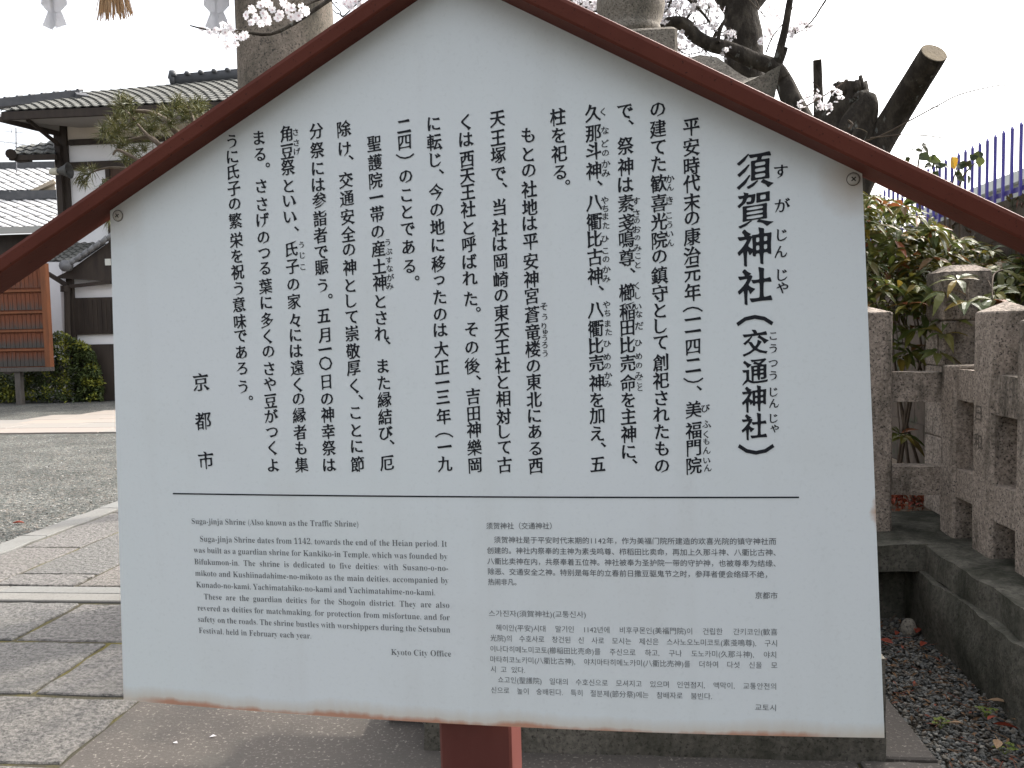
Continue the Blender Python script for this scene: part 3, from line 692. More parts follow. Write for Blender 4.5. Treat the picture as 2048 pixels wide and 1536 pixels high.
# ------------------------------------------------------------------ foundation wall with its ledge, and the stone fence on it
t = empty("foundation_wall", (1.7, 4.1, 0), "low mossy stone wall with a projecting ledge carrying the granite fence", "stone wall")
def rough_block(mb_, x0, x1, y0, y1, z0, z1, nx, ny, nz, amp, seed):
    """box with gently lumpy faces"""
    V = {}; P = []; F = []
    def vid(i, j, k):
        if (i, j, k) not in V:
            x, y, z = x0+(x1-x0)*i/nx, y0+(y1-y0)*j/ny, z0+(z1-z0)*k/nz
            d = noise.noise_vector(Vector((x*5+seed, y*5, z*5)))*amp+noise.noise_vector(Vector((x*17+seed, y*17, z*17)))*amp*.45; V[(i, j, k)] = len(P); P.append((x+d.x, y+d.y, z+d.z))
        return V[(i, j, k)]
    for j in range(ny):
        for k in range(nz): F += [(vid(0, j+1, k), vid(0, j, k), vid(0, j, k+1), vid(0, j+1, k+1)), (vid(nx, j, k), vid(nx, j+1, k), vid(nx, j+1, k+1), vid(nx, j, k+1))]
    for i in range(nx):
        for k in range(nz): F += [(vid(i, 0, k), vid(i+1, 0, k), vid(i+1, 0, k+1), vid(i, 0, k+1)), (vid(i+1, ny, k), vid(i, ny, k), vid(i, ny, k+1), vid(i+1, ny, k+1))]
        for j in range(ny): F += [(vid(i, j, nz), vid(i+1, j, nz), vid(i+1, j+1, nz), vid(i, j+1, nz)), (vid(i, j+1, 0), vid(i+1, j+1, 0), vid(i+1, j, 0), vid(i, j, 0))]
    mb_.add(P, F)
mb = MB()
rough_block(mb, 1.57-1.7, 1.95-1.7, -5.4, .14, -.2, .302, 6, 150, 12, .022, 1)
rough_block(mb, -3.4, -.09, .16, .5, -.2, .302, 60, 4, 10, .018, 4)
mb.build("wall_body", M_wallst, t, True, 35)
mb = MB(); y = -5.4; k = 0
while y < -.1:
    L_ = min(1.35, -.02-y); rough_block(mb, 1.605-1.7, 2.5-1.7, y+.003, y+L_-.003, .304, .43, 16, 30, 4, .011, 10+k); y += L_; k += 1
rough_block(mb, -3.4, .8, -.015, .75, .304, .43, 80, 14, 4, .011, 30)
mb.build("ledge", M_wallst, t, True, 35)
def fence_post(x0, x1, y0, y1, z0, z1, cap, label, group, parent_name="fence_post"):
    cx, cy = (x0+x1)/2, (y0+y1)/2
    r = empty(parent_name, (cx, cy, z0), label, "stone post", group)
    m_ = MB(); hx, hy = (x1-x0)/2, (y1-y0)/2; c = .012; h = z1-z0
    ring = lambda e, z: [(-hx+e+c, -hy+e, z), (hx-e-c, -hy+e, z), (hx-e, -hy+e+c, z), (hx-e, hy-e-c, z), (hx-e-c, hy-e, z), (-hx+e+c, hy-e, z), (-hx+e, hy-e-c, z), (-hx+e, -hy+e+c, z)]
    zz = [-.02, h*.15, h*.3, h*.45, h*.6, h*.75, h*.9, h]; P = []
    for i, z in enumerate(zz): P += [(x+.004*noise.noise(Vector((x*20+cx, y*20+cy, z*7))), y+.004*noise.noise(Vector((y*20-cx, x*20, z*7+3))), z) for x, y, z in ring(0, z)]
    P += ring(.004, h+.008)
    F = []
    for q in range(len(zz)): F += [(q*8+i, q*8+(i+1) % 8, q*8+8+(i+1) % 8, q*8+8+i) for i in range(8)]
    F.append(tuple(range(7, -1, -1)))
    if cap:
        P.append((0, 0, h+cap)); q = len(zz)*8; F += [(q+i, q+(i+1) % 8, len(P)-1) for i in range(8)]
    else: F.append(tuple(range(len(zz)*8, len(zz)*8+8)))
    m_.add(P, F); m_.build("shaft", M_fence, r); return r
GP = "granite posts of the stone fence"
fence_post(1.80, 2.0, 3.86, 4.05, .43, 1.545, .055, "granite fence post with a low pyramid top and carved characters", GP)
fence_post(1.80, 2.0, 3.46, 3.655, .43, 1.50, .055, "granite fence post cut by the right edge of the photo", GP)
fence_post(1.80, 1.98, 4.25, 4.41, .43, 1.283, 0, "flat topped granite corner post in front of the tall jointed pillar", GP)
fence_post(1.355, 1.55, 4.37, 4.56, .43, 1.56, .04, "granite fence post half hidden by the sign's right edge", GP)
GR = "granite rails of the stone fence"
def rail(x0, x1, y0, y1, z0, z1, label):
    m_ = MB(); rough_block(m_, x0, x1, y0, y1, z0, z1, 4, 4, 3, .006, x0*7+y0*3); o = m_.build("fence_rail", M_fence); return tag(o, label, "stone rail", GR)
zr = ((.615, .76), (1.10, 1.255))
for k, (a, b_) in enumerate(zr):
    w = ("lower", "upper")[k]
    rail(1.552, 1.798, 4.40, 4.53, a, b_, f"{w} granite rail beside the sign, between the half hidden post and the corner post")
    rail(1.812, 1.955, 4.052, 4.248, a+.02, b_+.02, f"{w} granite rail between the corner post and the carved post")
    rail(1.812, 1.955, 3.657, 3.858, a-.01, b_+.01, f"{w} granite rail on the near side of the carved post")
# carved characters on the post facing the path
fetch(["日", "和", "奉"])
post_c = [o for o in COL.objects if o.get('label', '').startswith("granite fence post with a low")][0]
cm = MB()
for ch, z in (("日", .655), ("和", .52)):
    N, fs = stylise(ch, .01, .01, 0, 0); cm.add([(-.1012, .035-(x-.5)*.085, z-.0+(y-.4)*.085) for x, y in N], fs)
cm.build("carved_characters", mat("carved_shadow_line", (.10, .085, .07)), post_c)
# tall jointed pillar behind the corner
r = empty("stone_pillar", (2.06, 4.83, .43), "tall square granite pillar of stacked blocks behind the fence corner", "stone pillar")
mb = MB(); z = .0
for h in (.44, .40, .25, .27):
    mb.bbox(-.125, .125, -.125, .125, z, z+h-.004, .008); z += h
V0 = z; mb.add([(-.125, -.125, z-.004), (.125, -.125, z-.004), (.125, .125, z-.004), (-.125, .125, z-.004), (-.06, -.06, z+.035), (.06, -.06, z+.035), (.06, .06, z+.035), (-.06, .06, z+.035)], [(4, 5, 6, 7), (0, 1, 5, 4), (1, 2, 6, 5), (2, 3, 7, 6), (3, 0, 4, 7)])
mb.build("shaft", M_fence, r)

# ------------------------------------------------------------------ stone lantern behind the sign
LX, LY = .19, 3.55
t = empty("stone_lantern", (LX, LY, 0), "large granite garden lantern standing on a mossy block behind the sign", "stone lantern")
mb = MB(); rough_block(mb, -.81, .80, -.72, .66, -.06, .365, 24, 20, 6, .012, 60); mb.build("base_block", M_base, t, True, 35)
mb = MB(); mb.bbox(-.52, .52, -.50, .50, .366, .56, .03); mb.bbox(-.40, .40, -.38, .38, .562, .72, .03); mb.build("plinth", M_lant, t)
mb = MB(); mb.lathe([(.26, .722), (.28, .74), (.25, .79), (.21, .85), (.19, 1.0), (.19, 1.25), (.21, 1.42), (.25, 1.48), (.27, 1.53), (.25, 1.56)], 28); mb.build("shaft", M_lant, t, True)
mb = MB(); mb.bbox(-.36, .36, -.36, .36, 1.562, 1.70, .04); mb.build("platform", M_lant, t)
mb = MB()
for sx in (-1, 1):
    for sy in (-1, 1): mb.bbox(sx*.20-.06, sx*.20+.06, sy*.20-.06, sy*.20+.06, 1.702, 2.06, .01)
mb.bbox(-.26, .26, -.26, .26, 2.062, 2.14, .012); mb.build("fire_box", M_lant, t)
# cap stone: square plan, bulging hips, upturned corners
mb = MB(); n = 40; A = .50; Z0 = 2.21
def cap_z(u, v):
    r_ = max(abs(u), abs(v)); c = min(abs(u), abs(v))/r_ if r_ > 1e-6 else 0
    diag = [(0, .36), (.3, .358), (.5, .352), (.62, .32), (.72, .255), (.80, .210), (.87, .203), (.94, .21), (1, .222)]
    side = [(0, .36), (.3, .32), (.5, .25), (.7, .165), (.85, .12), (1, .10)]
    def ip(tb, q):
        for (a, za), (b_, zb) in zip(tb[:-1], tb[1:]):
            if q <= b_: f = (q-a)/(b_-a); return za+(zb-za)*f
        return tb[-1][1]
    w = c**2.2; return ip(side, r_)*(1-w)+ip(diag, r_)*w
P = []; F = []; NR, NS = 26, 16
def ring_pts(r_, f):
    o_ = []
    for sd in range(4):
        for k in range(NS):
            s_ = 2*k/NS-1; u, v = ((s_, -1), (1, s_), (-s_, 1), (-1, -s_))[sd]; o_.append((u*r_*A, v*r_*A, f(u*r_, v*r_)))
    return o_
for i in range(NR+1): r_ = max(.02, i/NR); P += ring_pts(r_, lambda u, v: Z0+cap_z(u, v))
low = lambda u, v: Z0-.03+.13*(min(abs(u), abs(v))/max(abs(u), abs(v)))**3*max(abs(u), abs(v))**4
for i in range(NR, -1, -4): P += [(x*.96, y*.96, z) for x, y, z in ring_pts(max(.02, i/NR), low)]
M4 = 4*NS
for i in range(len(P)//M4-1): F += [(i*M4+k, i*M4+(k+1) % M4, (i+1)*M4+(k+1) % M4, (i+1)*M4+k) for k in range(M4)]
F.append(tuple(range(M4-1, -1, -1)))
mb.add(P, F); mb.build("cap_stone", M_lant, t, True, 50)
mb = MB(); mb.bbox(-.175, .175, -.175, .175, Z0+.345, Z0+.495, .012); mb.build("finial_seat", M_lant, t)
mb = MB(); mb.lathe([(.115, Z0+.497), (.135, Z0+.52), (.125, Z0+.545), (.118, Z0+.56), (.132, Z0+.59), (.142, Z0+.64), (.138, Z0+.70), (.118, Z0+.76), (.08, Z0+.81), (.035, Z0+.85), (.006, Z0+.88)], 32); mb.build("finial", M_lant, t, True)

# ------------------------------------------------------------------ torii gate: two pillars, tie beam and lintels above the frame
TX, TY = -1.76, 4.8
t = empty("torii_gate", (TX-1.9, TY, 0), "weathered round granite torii gate with a straw rope hung across it", "torii gate")
def pillar_mesh(x):
    m_ = MB(); n = 40; prof = [(.33+.008*math.sin(i*2.1), z) for i, z in enumerate((0, .25, .5))]
    prof = [(.31, .0), (.305, .6), (.30, 1.2), (.292, 2.0), (.285, 2.8), (.28, 3.4), (.272, 4.2), (.265, 4.6)]
    zs_ = [i*.115 for i in range(41)]; P = []; F = []
    for z in zs_:
        for (r0, z0), (r1, z1) in zip(prof[:-1], prof[1:]):
            if z <= z1+1e-6: rr = r0+(r1-r0)*(z-z0)/(z1-z0); break
        for k in range(n):
            a = 2*math.pi*k/n; d = .006*noise.noise(Vector((math.cos(a)*2+x, math.sin(a)*2, z*1.5)))
            P.append((x+(rr+d)*math.cos(a), (rr+d)*math.sin(a), z))
    for i in range(len(zs_)-1): F += [(i*n+k, i*n+(k+1) % n, (i+1)*n+(k+1) % n, (i+1)*n+k) for k in range(n)]
    m_.add(P, F); return m_
for x in (1.9, -1.9): pillar_mesh(x).build("pillar", M_torii, t, True)
mb = MB(); mb.bbox(-2.6, 2.6, -.12, .12, 3.75, 4.05, .01); mb.build("tie_beam", M_torii, t)
mb = MB()
for i in range(12):
    x0, x1 = -3.1+i*6.2/12, -3.1+(i+1)*6.2/12; z = lambda x: 4.6+.10*(x/3.1)**2
    mb.hexa([(x0, -.2, z(x0)), (x1, -.2, z(x1)), (x1, .2, z(x1)), (x0, .2, z(x0)), (x0, -.26, z(x0)+.5), (x1, -.26, z(x1)+.5), (x1, .26, z(x1)+.5), (x0, .26, z(x0)+.5)])
mb.build("lintel", M_torii, t)
# ------------------------------------------------------------------ straw rope, paper streamers and tassels on the gate
M_straw = island("rice_straw", [(.52, .34, .19), (.62, .43, .26), (.44, .27, .14)], rough=.85)
M_paper = mat("white_paper", (.82, .82, .84), (.78, .78, .80), scale=4, rough=.8, transl=.5)
ropeY = 4.43
def rope_z(x): return 3.66+.035*((x+3.66)/1.9)**2
t = empty("straw_rope", (-3.66, ropeY, 3.6), "twisted straw rope tied between the torii pillars", "rope")
mb = MB()
for s_ in range(3):
    pts = [(-5.5+i*.028+3.66, .035*math.cos(i*.35+s_*2.09), rope_z(-5.5+i*.028)-3.6+.035*math.sin(i*.35+s_*2.09)) for i in range(133)]
    mb.tube(pts, .036, 7)
mb.build("rope", M_straw, t, True)
def streamer(px, ytop, ybot, label):
    """zigzag folded paper: offset quads hanging below one another"""
    d = 4.75; c = at(px, ybot, d); k = d/FPX
    r = empty("paper_streamer", (c.x, c.y, rope_z(c.x)-.03), label, "paper streamer", "paper streamers on the straw rope")
    m_ = MB(); o = Vector((c.x, c.y, rope_z(c.x)-.03))
    def quad(pp, th, dy):
        q_ = [Vector(onplane(px+a, b_, c+Vector((0, dy, 0)), Vector((0, 1, 0))))-o for a, b_ in pp]
        m_.prism([v+Vector((0, -.0006, 0)) for v in q_], (0, 0, 0), (0, .0012, 0))
    Y = ybot
    quad([(-19, Y-130), (1, Y-130), (1, Y-33), (-11, Y-36), (-25, Y-52)], 0, -.004)
    quad([(-1, Y-130), (23, Y-130), (27, Y-51), (14, Y-37), (-1, Y-33)], 0, .004)
    quad([(-11, Y-38), (6, Y-36), (3, Y-8), (-2, Y), (-22, Y-9)], 0, -.014)
    quad([(2, Y-36), (15, Y-39), (27, Y-11), (6, Y-4), (2, Y-9)], 0, .012)
    m_.build("folded_strips", M_paper, r)
    s_ = MB(); s_.tube([Vector((0, 0, .05)), Vector((0, 0, -.2))], .004, 5); s_.build("string", M_straw, r)
streamer(107, -60, 60, "zigzag white paper streamer hanging alone in the sky, left of the straw tassel")
streamer(432, -60, 62, "zigzag white paper streamer hanging beside the torii pillar above the blossom")
def tassel(px, ybot, w, n, label):
    c = at(px, 0, 4.72); r = empty("straw_tassel", (c.x, c.y, rope_z(c.x)-.02), label, "straw tassel", "straw tassels on the rope")
    m_ = MB(); k = 4.72/FPX; zb = at(px, ybot, 4.72).z-(rope_z(c.x)-.02)
    for i in range(n):
        x = rnd.uniform(-w/2, w/2)*k; y = rnd.uniform(-.025, .025); e = zb+rnd.uniform(-8, 13)*k
        m_.tube([(x*.35, y*.5, 0), (x*.7, y, e*.5), (x+rnd.uniform(-.012, .012), y, e)], [.0035, .003, .0022], 4)
    m_.build("straws", M_straw, r)
tassel(227, 32, 72, 120, "frayed straw tassel hanging in the open sky between two paper streamers")
tassel(588, 14, 112, 150, "frayed straw tassel hanging in front of the torii pillar")

# ------------------------------------------------------------------ leaf and flower pieces
def leaf(mb_, p, d, n, L_, W_, droop=.25, fold=.18, seg=3):
    """pointed leaf from p along d; n is roughly the leaf's upper side"""
    d = d.normalized(); s_ = d.cross(n)
    if s_.length < 1e-3: s_ = d.cross(Vector((1, 0, .3)))
    s_.normalize(); n = s_.cross(d).normalized(); V = []; prof = (.04, .8, 1, .62, .02) if seg == 3 else (.05, 1, .03)
    for i, w in enumerate(prof):
        f = i/(len(prof)-1); c = p+d*(L_*f)-Vector((0, 0, 1))*(droop*L_*f*f)
        V += [c-s_*(W_*w*.5)+n*(fold*W_*w), c, c+s_*(W_*w*.5)+n*(fold*W_*w)]
    F = []
    for i in range(len(prof)-1):
        a = i*3; F += [(a, a+1, a+4, a+3), (a+1, a+2, a+5, a+4)]
    mb_.add(V, F)
def rv(a=1): return Vector((rnd.gauss(0, a), rnd.gauss(0, a), rnd.gauss(0, a)))
def blossom(mb_, p, n, r):
    n = n.normalized(); a = n.orthogonal().normalized(); b_ = n.cross(a); off = rnd.random()*6.28
    for k in range(5):
        t = off+k*1.2566; u = a*math.cos(t)+b_*math.sin(t); s_ = n.cross(u); cup = n*(r*rnd.uniform(.15, .5))
        mb_.add([p, p+u*(r*.55)-s_*(r*.42)+cup*.5, p+u*r-s_*(r*.25)+cup, p+u*(r*.88)+cup*.9, p+u*r+s_*(r*.25)+cup, p+u*(r*.55)+s_*(r*.42)+cup*.5], [(0, 1, 2, 3), (0, 3, 4, 5)])
    q = mb_.cm; mb_.cm = q+1
    for k in range(5):
        t = off+.6+k*1.2566; u = a*math.cos(t)+b_*math.sin(t); mb_.add([p+n*.0008, p+u*r*.26+n*r*.1-n.cross(u)*r*.07, p+u*r*.26+n*r*.1+n.cross(u)*r*.07], [(0, 1, 2)])
    mb_.cm = q
def cluster(fl, tw, base, p, n, r, spread):
    """a bunch of flowers on thin stalks"""
    for i in range(n):
        d = rv().normalized(); d.z -= .15; q = p+d*spread*rnd.uniform(.5, 1); blossom(fl, q, d+rv(.35), r*rnd.uniform(.85, 1.15)); tw.tube([p, (p+q)/2+rv(.002), q], .0011, 4, False)
M_petal = island("pale_pink_petals", [(.90, .88, .89), (.88, .84, .86), (.90, .90, .90)], rough=.7, transl=.45)
M_eye = mat("blossom_centre", (.42, .13, .17), rough=.8)
M_bark = mat("cherry_bark", (.032, .027, .022), (.085, .073, .058), scale=16, lo=.45, hi=.75, rough=.95, spec=.15, bump=1, bscale=30, bdist=.02, stretch=(1, 1, .5), c3=(.16, .165, .15), scale3=14, lo3=.62, hi3=.70)
M_twig = mat("thin_twig", (.075, .055, .042), (.11, .085, .06), scale=30, rough=.9)
M_cut = mat("pale_sawn_wood", (.22, .175, .115), (.15, .12, .08), scale=12, rough=.9, bump=.4, bscale=50)
def path_at(pts): return [at(x, y, d) for x, y, d in pts]
def limb(m_, pts, r0, r1, o, n=12, jit=.16, sub=5):
    """tapered crooked limb through world points, relative to o"""
    P = []; 
    for i in range(len(pts)-1):
        a, b_ = Vector(pts[i]), Vector(pts[i+1]); p_ = Vector(pts[max(0, i-1)]); n_ = Vector(pts[min(len(pts)-1, i+2)])
        for k in range(sub):
            f = k/sub; f2, f3 = f*f, f*f*f; P.append(.5*((2*a)+(b_-p_)*f+(2*p_-5*a+4*b_-n_)*f2+(3*a-p_-3*b_+n_)*f3)-o)
    P.append(Vector(pts[-1])-o); N = len(P)
    m_.tube(P, [r0+(r1-r0)*i/(N-1) for i in range(N)], n, True, jit, rnd.random()*9); return P
def twigs(tw, fl, P, o, count, lmin, lmax, flowers, r=.016, up=.3, seed=0):
    """side twigs with bunches of flowers"""
    for i in range(count):
        p = P[rnd.randrange(len(P))]+Vector((0, 0, 0)); d = rv().normalized(); d.z += up; d.normalize(); L_ = rnd.uniform(lmin, lmax); pts = [p]
        for k in range(4): d = (d+rv(.22)).normalized(); pts.append(pts[-1]+d*L_/4)
        tw.tube(pts, [.006, .005, .004, .003, .0018], 5)
        for k in range(1, 5):
            if rnd.random() < flowers: cluster(fl, tw, o, pts[k]+rv(.01), rnd.randint(4, 8), r, r*2.4)

# ------------------------------------------------------------------ cherry tree with the straight trunk
D1 = 6.6; foot = gnd(1492, 920); foot = Vector((at(1488, 400, D1).x, at(1488, 400, D1).y, 0))
t = empty("cherry_tree", foot, "flowering cherry tree with a straight dark trunk rising behind the lantern's cap stone", "tree")
o = foot; mb = MB()
tr = [foot-Vector((0, 0, .1)), foot+Vector((.01, 0, .9))]+path_at([(1492, 330, D1), (1489, 160, D1), (1484, 60, D1), (1482, 10, D1)])
P = limb(mb, tr, .23, .122, o, 20, .10, 8)
top = at(1480, 0, D1)
limb(mb, [top-Vector((0, 0, .12)), at(1446, -20, D1), at(1400, -110, D1-.1), at(1330, -260, D1-.4), at(1220, -420, D1-1.2)], .105, .05, o, 14)
limb(mb, [top-Vector((0, 0, .12)), at(1526, -28, D1+.05), at(1580, -130, D1+.2), at(1660, -300, D1+.3), at(1700, -460, D1)], .10, .05, o, 14)
mb.build("trunk", M_bark, t, True)
mb = MB(); tw = MB(); fl = MB()
G1 = [  # thin limbs whose ends cross the picture, each with its bunches
 ([(1395, -130, D1-.1), (1382, -60, 6.5), (1390, 0, 6.4), (1372, 40, 6.4), (1352, 62, 6.4)], .020, .007, 9, .10, .3, .55),
 ([(1395, -130, D1-.1), (1350, -60, 6.3), (1342, 0, 6.2), (1330, 22, 6.2)], .022, .008, 10, .12, .32, .6),
 ([(1250, -330, 5.6), (1290, -160, 6.0), (1340, -40, 6.2), (1400, 20, 6.3), (1430, 62, 6.3), (1440, 90, 6.3)], .02, .005, 14, .10, .2, .5),
 ([(1250, -330, 5.6), (1220, -160, 6.0), (1180, -60, 6.3), (1176, 4, 6.3), (1160, 30, 6.3)], .02, .006, 9, .1, .26, .6),
]
for pts, r0, r1, n_, a, b_, k in G1:
    Q = limb(mb, path_at(pts), r0, r1, o, 7, .1, 4); twigs(tw, fl, Q[len(Q)//3:], o, n_, a, b_, k, .019)
for pts in ([(1672, -330, D1), (1668, -60, 6.5), (1640, 18, 6.4), (1604, 60, 6.4), (1560, 80, 6.4)],):
    Q = limb(mb, path_at(pts), .012, .003, o, 6, .1, 4); twigs(tw, fl, Q[-8:], o, 4, .05, .14, .4, .018)
for x, y, d, n_ in ((1540, 18, 6.4, 9), (1550, 30, 6.4, 9), (1541, 66, 6.4, 8), (1527, 80, 6.4, 5), (1352, 100, 6.3, 9), (1378, 92, 6.3, 7), (1400, 66, 6.3, 8), (1418, 42, 6.3, 9), (1366, 28, 6.3, 10), (1384, 12, 6.3, 9), (1402, 4, 6.3, 8), (1350, 8, 6.3, 10), (1362, 70, 6.3, 8), (1180, 12, 6.3, 9), (1192, 6, 6.3, 9), (1168, 20, 6.3, 8), (1160, 6, 6.3, 8), (1346, 34, 6.3, 8), (1436, 12, 6.3, 6), (1390, 108, 6.3, 6), (1414, 100, 6.3, 5)):
    c = at(x, y, d)-o; tw.tube([c, c+Vector((rnd.uniform(-.06, .06), .02, .16)), c+Vector((rnd.uniform(-.15, .15), .05, .36))], [.0016, .003, .005], 5); cluster(fl, tw, o, c, n_, .020, .052)
# the crown out of the picture that dapples the paving
for k in range(10):
    a = k*.63+.3; q = foot+Vector((math.cos(a)*rnd.uniform(.9, 2.3), math.sin(a)*rnd.uniform(.9, 2.0)-.6, rnd.uniform(5.6, 7.0)))
    Q = limb(mb, [foot+Vector((0, 0, 4.6)), foot+Vector((math.cos(a)*.5, math.sin(a)*.5, 5.2)), q], .05, .012, o, 7, .1, 3); twigs(tw, fl, Q[3:], o, 7, .3, .8, .5, .022)
# a long limb reaching forward over the path; its end hangs in front of the gate pillar
end = [at(1220, -420, D1-1.2), at(1000, -420, 4.2), at(840, -180, 3.0), at(760, -40, 2.35), at(640, -4, 2.2), at(600, 14, 2.15), at(548, 24, 2.12)]
Q = limb(mb, end[:4], .04, .011, o, 8, .08, 5); Q = limb(mb, end[3:], .008, .0022, o, 6, .08, 5)
for px, py in ((492, 30), (500, 45), (507, 20), (512, 38), (522, 12), (527, 26), (520, 45), (533, 34), (538, 42), (545, 20), (556, 38), (562, 28), (570, 8), (576, 22), (580, 33), (584, 18), (590, 36), (598, 33), (604, 16), (612, 22), (566, 4), (540, 8), (532, 5)):
    c = at(px+rnd.uniform(-3, 3), py+rnd.uniform(-2, 2), 2.12+rnd.uniform(-.03, .03))-o; nrm = (EYE-o-c).normalized()+rv(.45); blossom(fl, c, nrm, .0118*rnd.uniform(.85, 1.15))
    tw.tube([c, c+Vector((rnd.uniform(-.01, .01), .004, .022)), at(555+(px-555)*.55, 20, 2.13)-o], .0008, 4, False)
lower = path_at([(700, -30, 2.3), (560, 62, 2.2), (480, 62, 2.16), (420, 60, 2.15), (380, 51, 2.14)]); Q = limb(mb, lower, .006, .0016, o, 6, .06, 5)
for px, py in ((404, 58), (420, 66), (428, 60), (437, 74), (446, 48), (452, 66), (452, 82), (460, 58), (464, 45), (470, 76), (473, 86), (478, 70), (482, 76), (489, 72), (456, 92), (432, 70), (442, 60), (468, 64)):
    c = at(px+rnd.uniform(-2, 2), py+rnd.uniform(-2, 2), 2.14+rnd.uniform(-.02, .02))-o; blossom(fl, c, (EYE-o-c).normalized()+rv(.55), .0108*rnd.uniform(.85, 1.15))
    tw.tube([c, at(px*.6+450*.4, 60, 2.15)-o], .0008, 4, False)
for pts in ([(760, -40, 2.35), (690, 30, 2.4), (680, 22, 2.4), (664, 4, 2.4), (655, -10, 2.4)], [(720, 60, 2.4), (682, 30, 2.4), (672, 26, 2.4), (666, 19, 2.4)]):
    limb(mb, path_at(pts), .0022, .0014, o, 5, .05, 4)
for a, b_ in (((676, 8), (670, 3)), ((678, 16), (682, 9)), ((669, 7), (676, 3))): tw.tube([at(*a, 2.4)-o, at(*b_, 2.4)-o], [.0012, .0010], 5)
for px, py in ((700, 4), (706, 12), (712, 3), (718, 8), (694, 2), (690, 8), (724, 2), (702, 18), (697, 14), (716, 0)):
    c = at(px+rnd.uniform(-2, 2), py, 2.38)-o; blossom(fl, c, (EYE-o-c).normalized()+rv(.6), .012)
mb.build("branches", M_bark, t, True); tw.build("twigs", M_twig, t); fl.build("blossoms", [M_petal, M_eye], t)

# ------------------------------------------------------------------ pollarded old cherry: stump, sawn limb, crossing branch
D2 = 5.9; foot = Vector((at(1668, 420, D2).x, at(1668, 420, D2).y, 0)); o = foot
t = empty("pollarded_tree", foot, "old pollarded cherry with a hollow stump, a thick sawn limb and one long crossing branch", "tree")
mb = MB()
limb(mb, [foot-Vector((0, 0, .1)), foot+Vector((.02, .02, 1.2))]+path_at([(1664, 420, D2), (1668, 330, D2), (1672, 280, D2)]), .30, .17, o, 22, .3, 7)
mb.build("trunk", M_bark, t, True)
mb = MB()   # broken stump heads
random.seed(3)
limb(mb, path_at([(1660, 330, D2), (1674, 262, D2), (1694, 205, D2-.03), (1700, 168, D2-.05)]), .17, .105, o, 20, .35, 6)
for k in range(34):
    a = rnd.random()*6.28; c = at(1700, 168, D2-.05)-o; u = Vector((math.cos(a)*.1, math.sin(a)*.1, rnd.uniform(-.03, .005))); q = c+u
    mb.tube([q-Vector((0, 0, .07)), q+Vector((rnd.uniform(-.01, .01), 0, rnd.uniform(-.02, .04)))], [.03, .012], 6)
limb(mb, path_at([(1672, 340, D2), (1700, 285, D2-.1), (1722, 235, D2-.14), (1730, 200, D2-.14), (1732, 190, D2-.14)]), .15, .06, o, 18, .4, 6)
limb(mb, path_at([(1712, 200, D2-.16), (1718, 190, D2-.16), (1736, 186, D2-.16)]), .035, .02, o, 10, .4, 4)
mb.tube([at(1735, 190, D2-.15)-o, at(1737.5, 178, D2-.15)-o], [.012, .003], 6)
mb.build("stump", M_bark, t, True)
def sawn(name, pts, r0, r1, n=20, jit=.06):
    m_ = MB(); P_ = limb(m_, path_at(pts), r0, r1, o, n, jit*.6, 6); ob = m_.build(name, M_bark, t, True, 50)
    d = (P_[-1]-P_[-2]).normalized(); x = d.orthogonal().normalized(); y = d.cross(x); c = P_[-1]+d*.003; e = MB()
    e.add([c+x*math.cos(k*.314)*r1*.93+y*math.sin(k*.314)*r1*.93 for k in range(20)]+[c-d*.004+x*math.cos(k*.314)*r1*.97+y*math.sin(k*.314)*r1*.97 for k in range(20)], [tuple(range(20))]+[(20+k, 20+(k+1) % 20, (k+1) % 20, k) for k in range(20)])
    e.build("sawn_face", M_cut, ob); return ob
sawn("sawn_limb", [(1700, 400, D2-.1), (1752, 296, D2-.15), (1800, 216, D2-.25), (1868, 106, D2-.60)], .108, .088)
sawn("sawn_limb", [(1640, 400, D2), (1638, 260, D2), (1636, 170, D2), (1634.5, 120, D2-.05)], .04, .030, 14)
sawn("sawn_limb", [(1696, 330, D2-.3), (1714, 280, D2-.32), (1722, 262, D2-.33)], .05, .046, 14)
mb = MB(); tw = MB(); fl = MB()
limb(mb, path_at([(1668, 330, D2), (1612, 250, 6.1), (1586, 205, 6.15), (1570, 168, 6.2), (1556, 142, 6.2)]), .085, .062, o, 14, .12)
limb(mb, path_at([(1566, 160, 6.2), (1550, 138, 6.2), (1530, 128, 6.2), (1500, 118, 6.22), (1460, 100, 6.25), (1420, 88, 6.28), (1390, 72, 6.3), (1374, 54, 6.3), (1356, 46, 6.3), (1320, 44, 6.3), (1240, 22, 6.4), (1180, 12, 6.5), (1100, 2, 6.6)]), .066, .036, o, 14, .2)
limb(mb, path_at([(1556, 146, 6.2), (1552, 132, 6.18), (1560, 100, 6.15), (1572, 50, 6.12), (1580, 0, 6.1), (1596, -80, 6.05)]), .036, .022, o, 12, .1)
limb(mb, path_at([(1556, 132, 6.18), (1566, 110, 6.16), (1572, 95, 6.15)]), .03, .017, o, 10, .1)
limb(mb, path_at([(1425, 90, 6.28), (1430, 70, 6.3), (1440, 55, 6.3), (1452, 38, 6.3)]), .015, .011, o, 8, .1)
limb(mb, path_at([(1435, 86, 6.2), (1440, 60, 6.2), (1450, 40, 6.2)]), .017, .013, o, 8, .05)
mb.build("branches", M_bark, t, True)
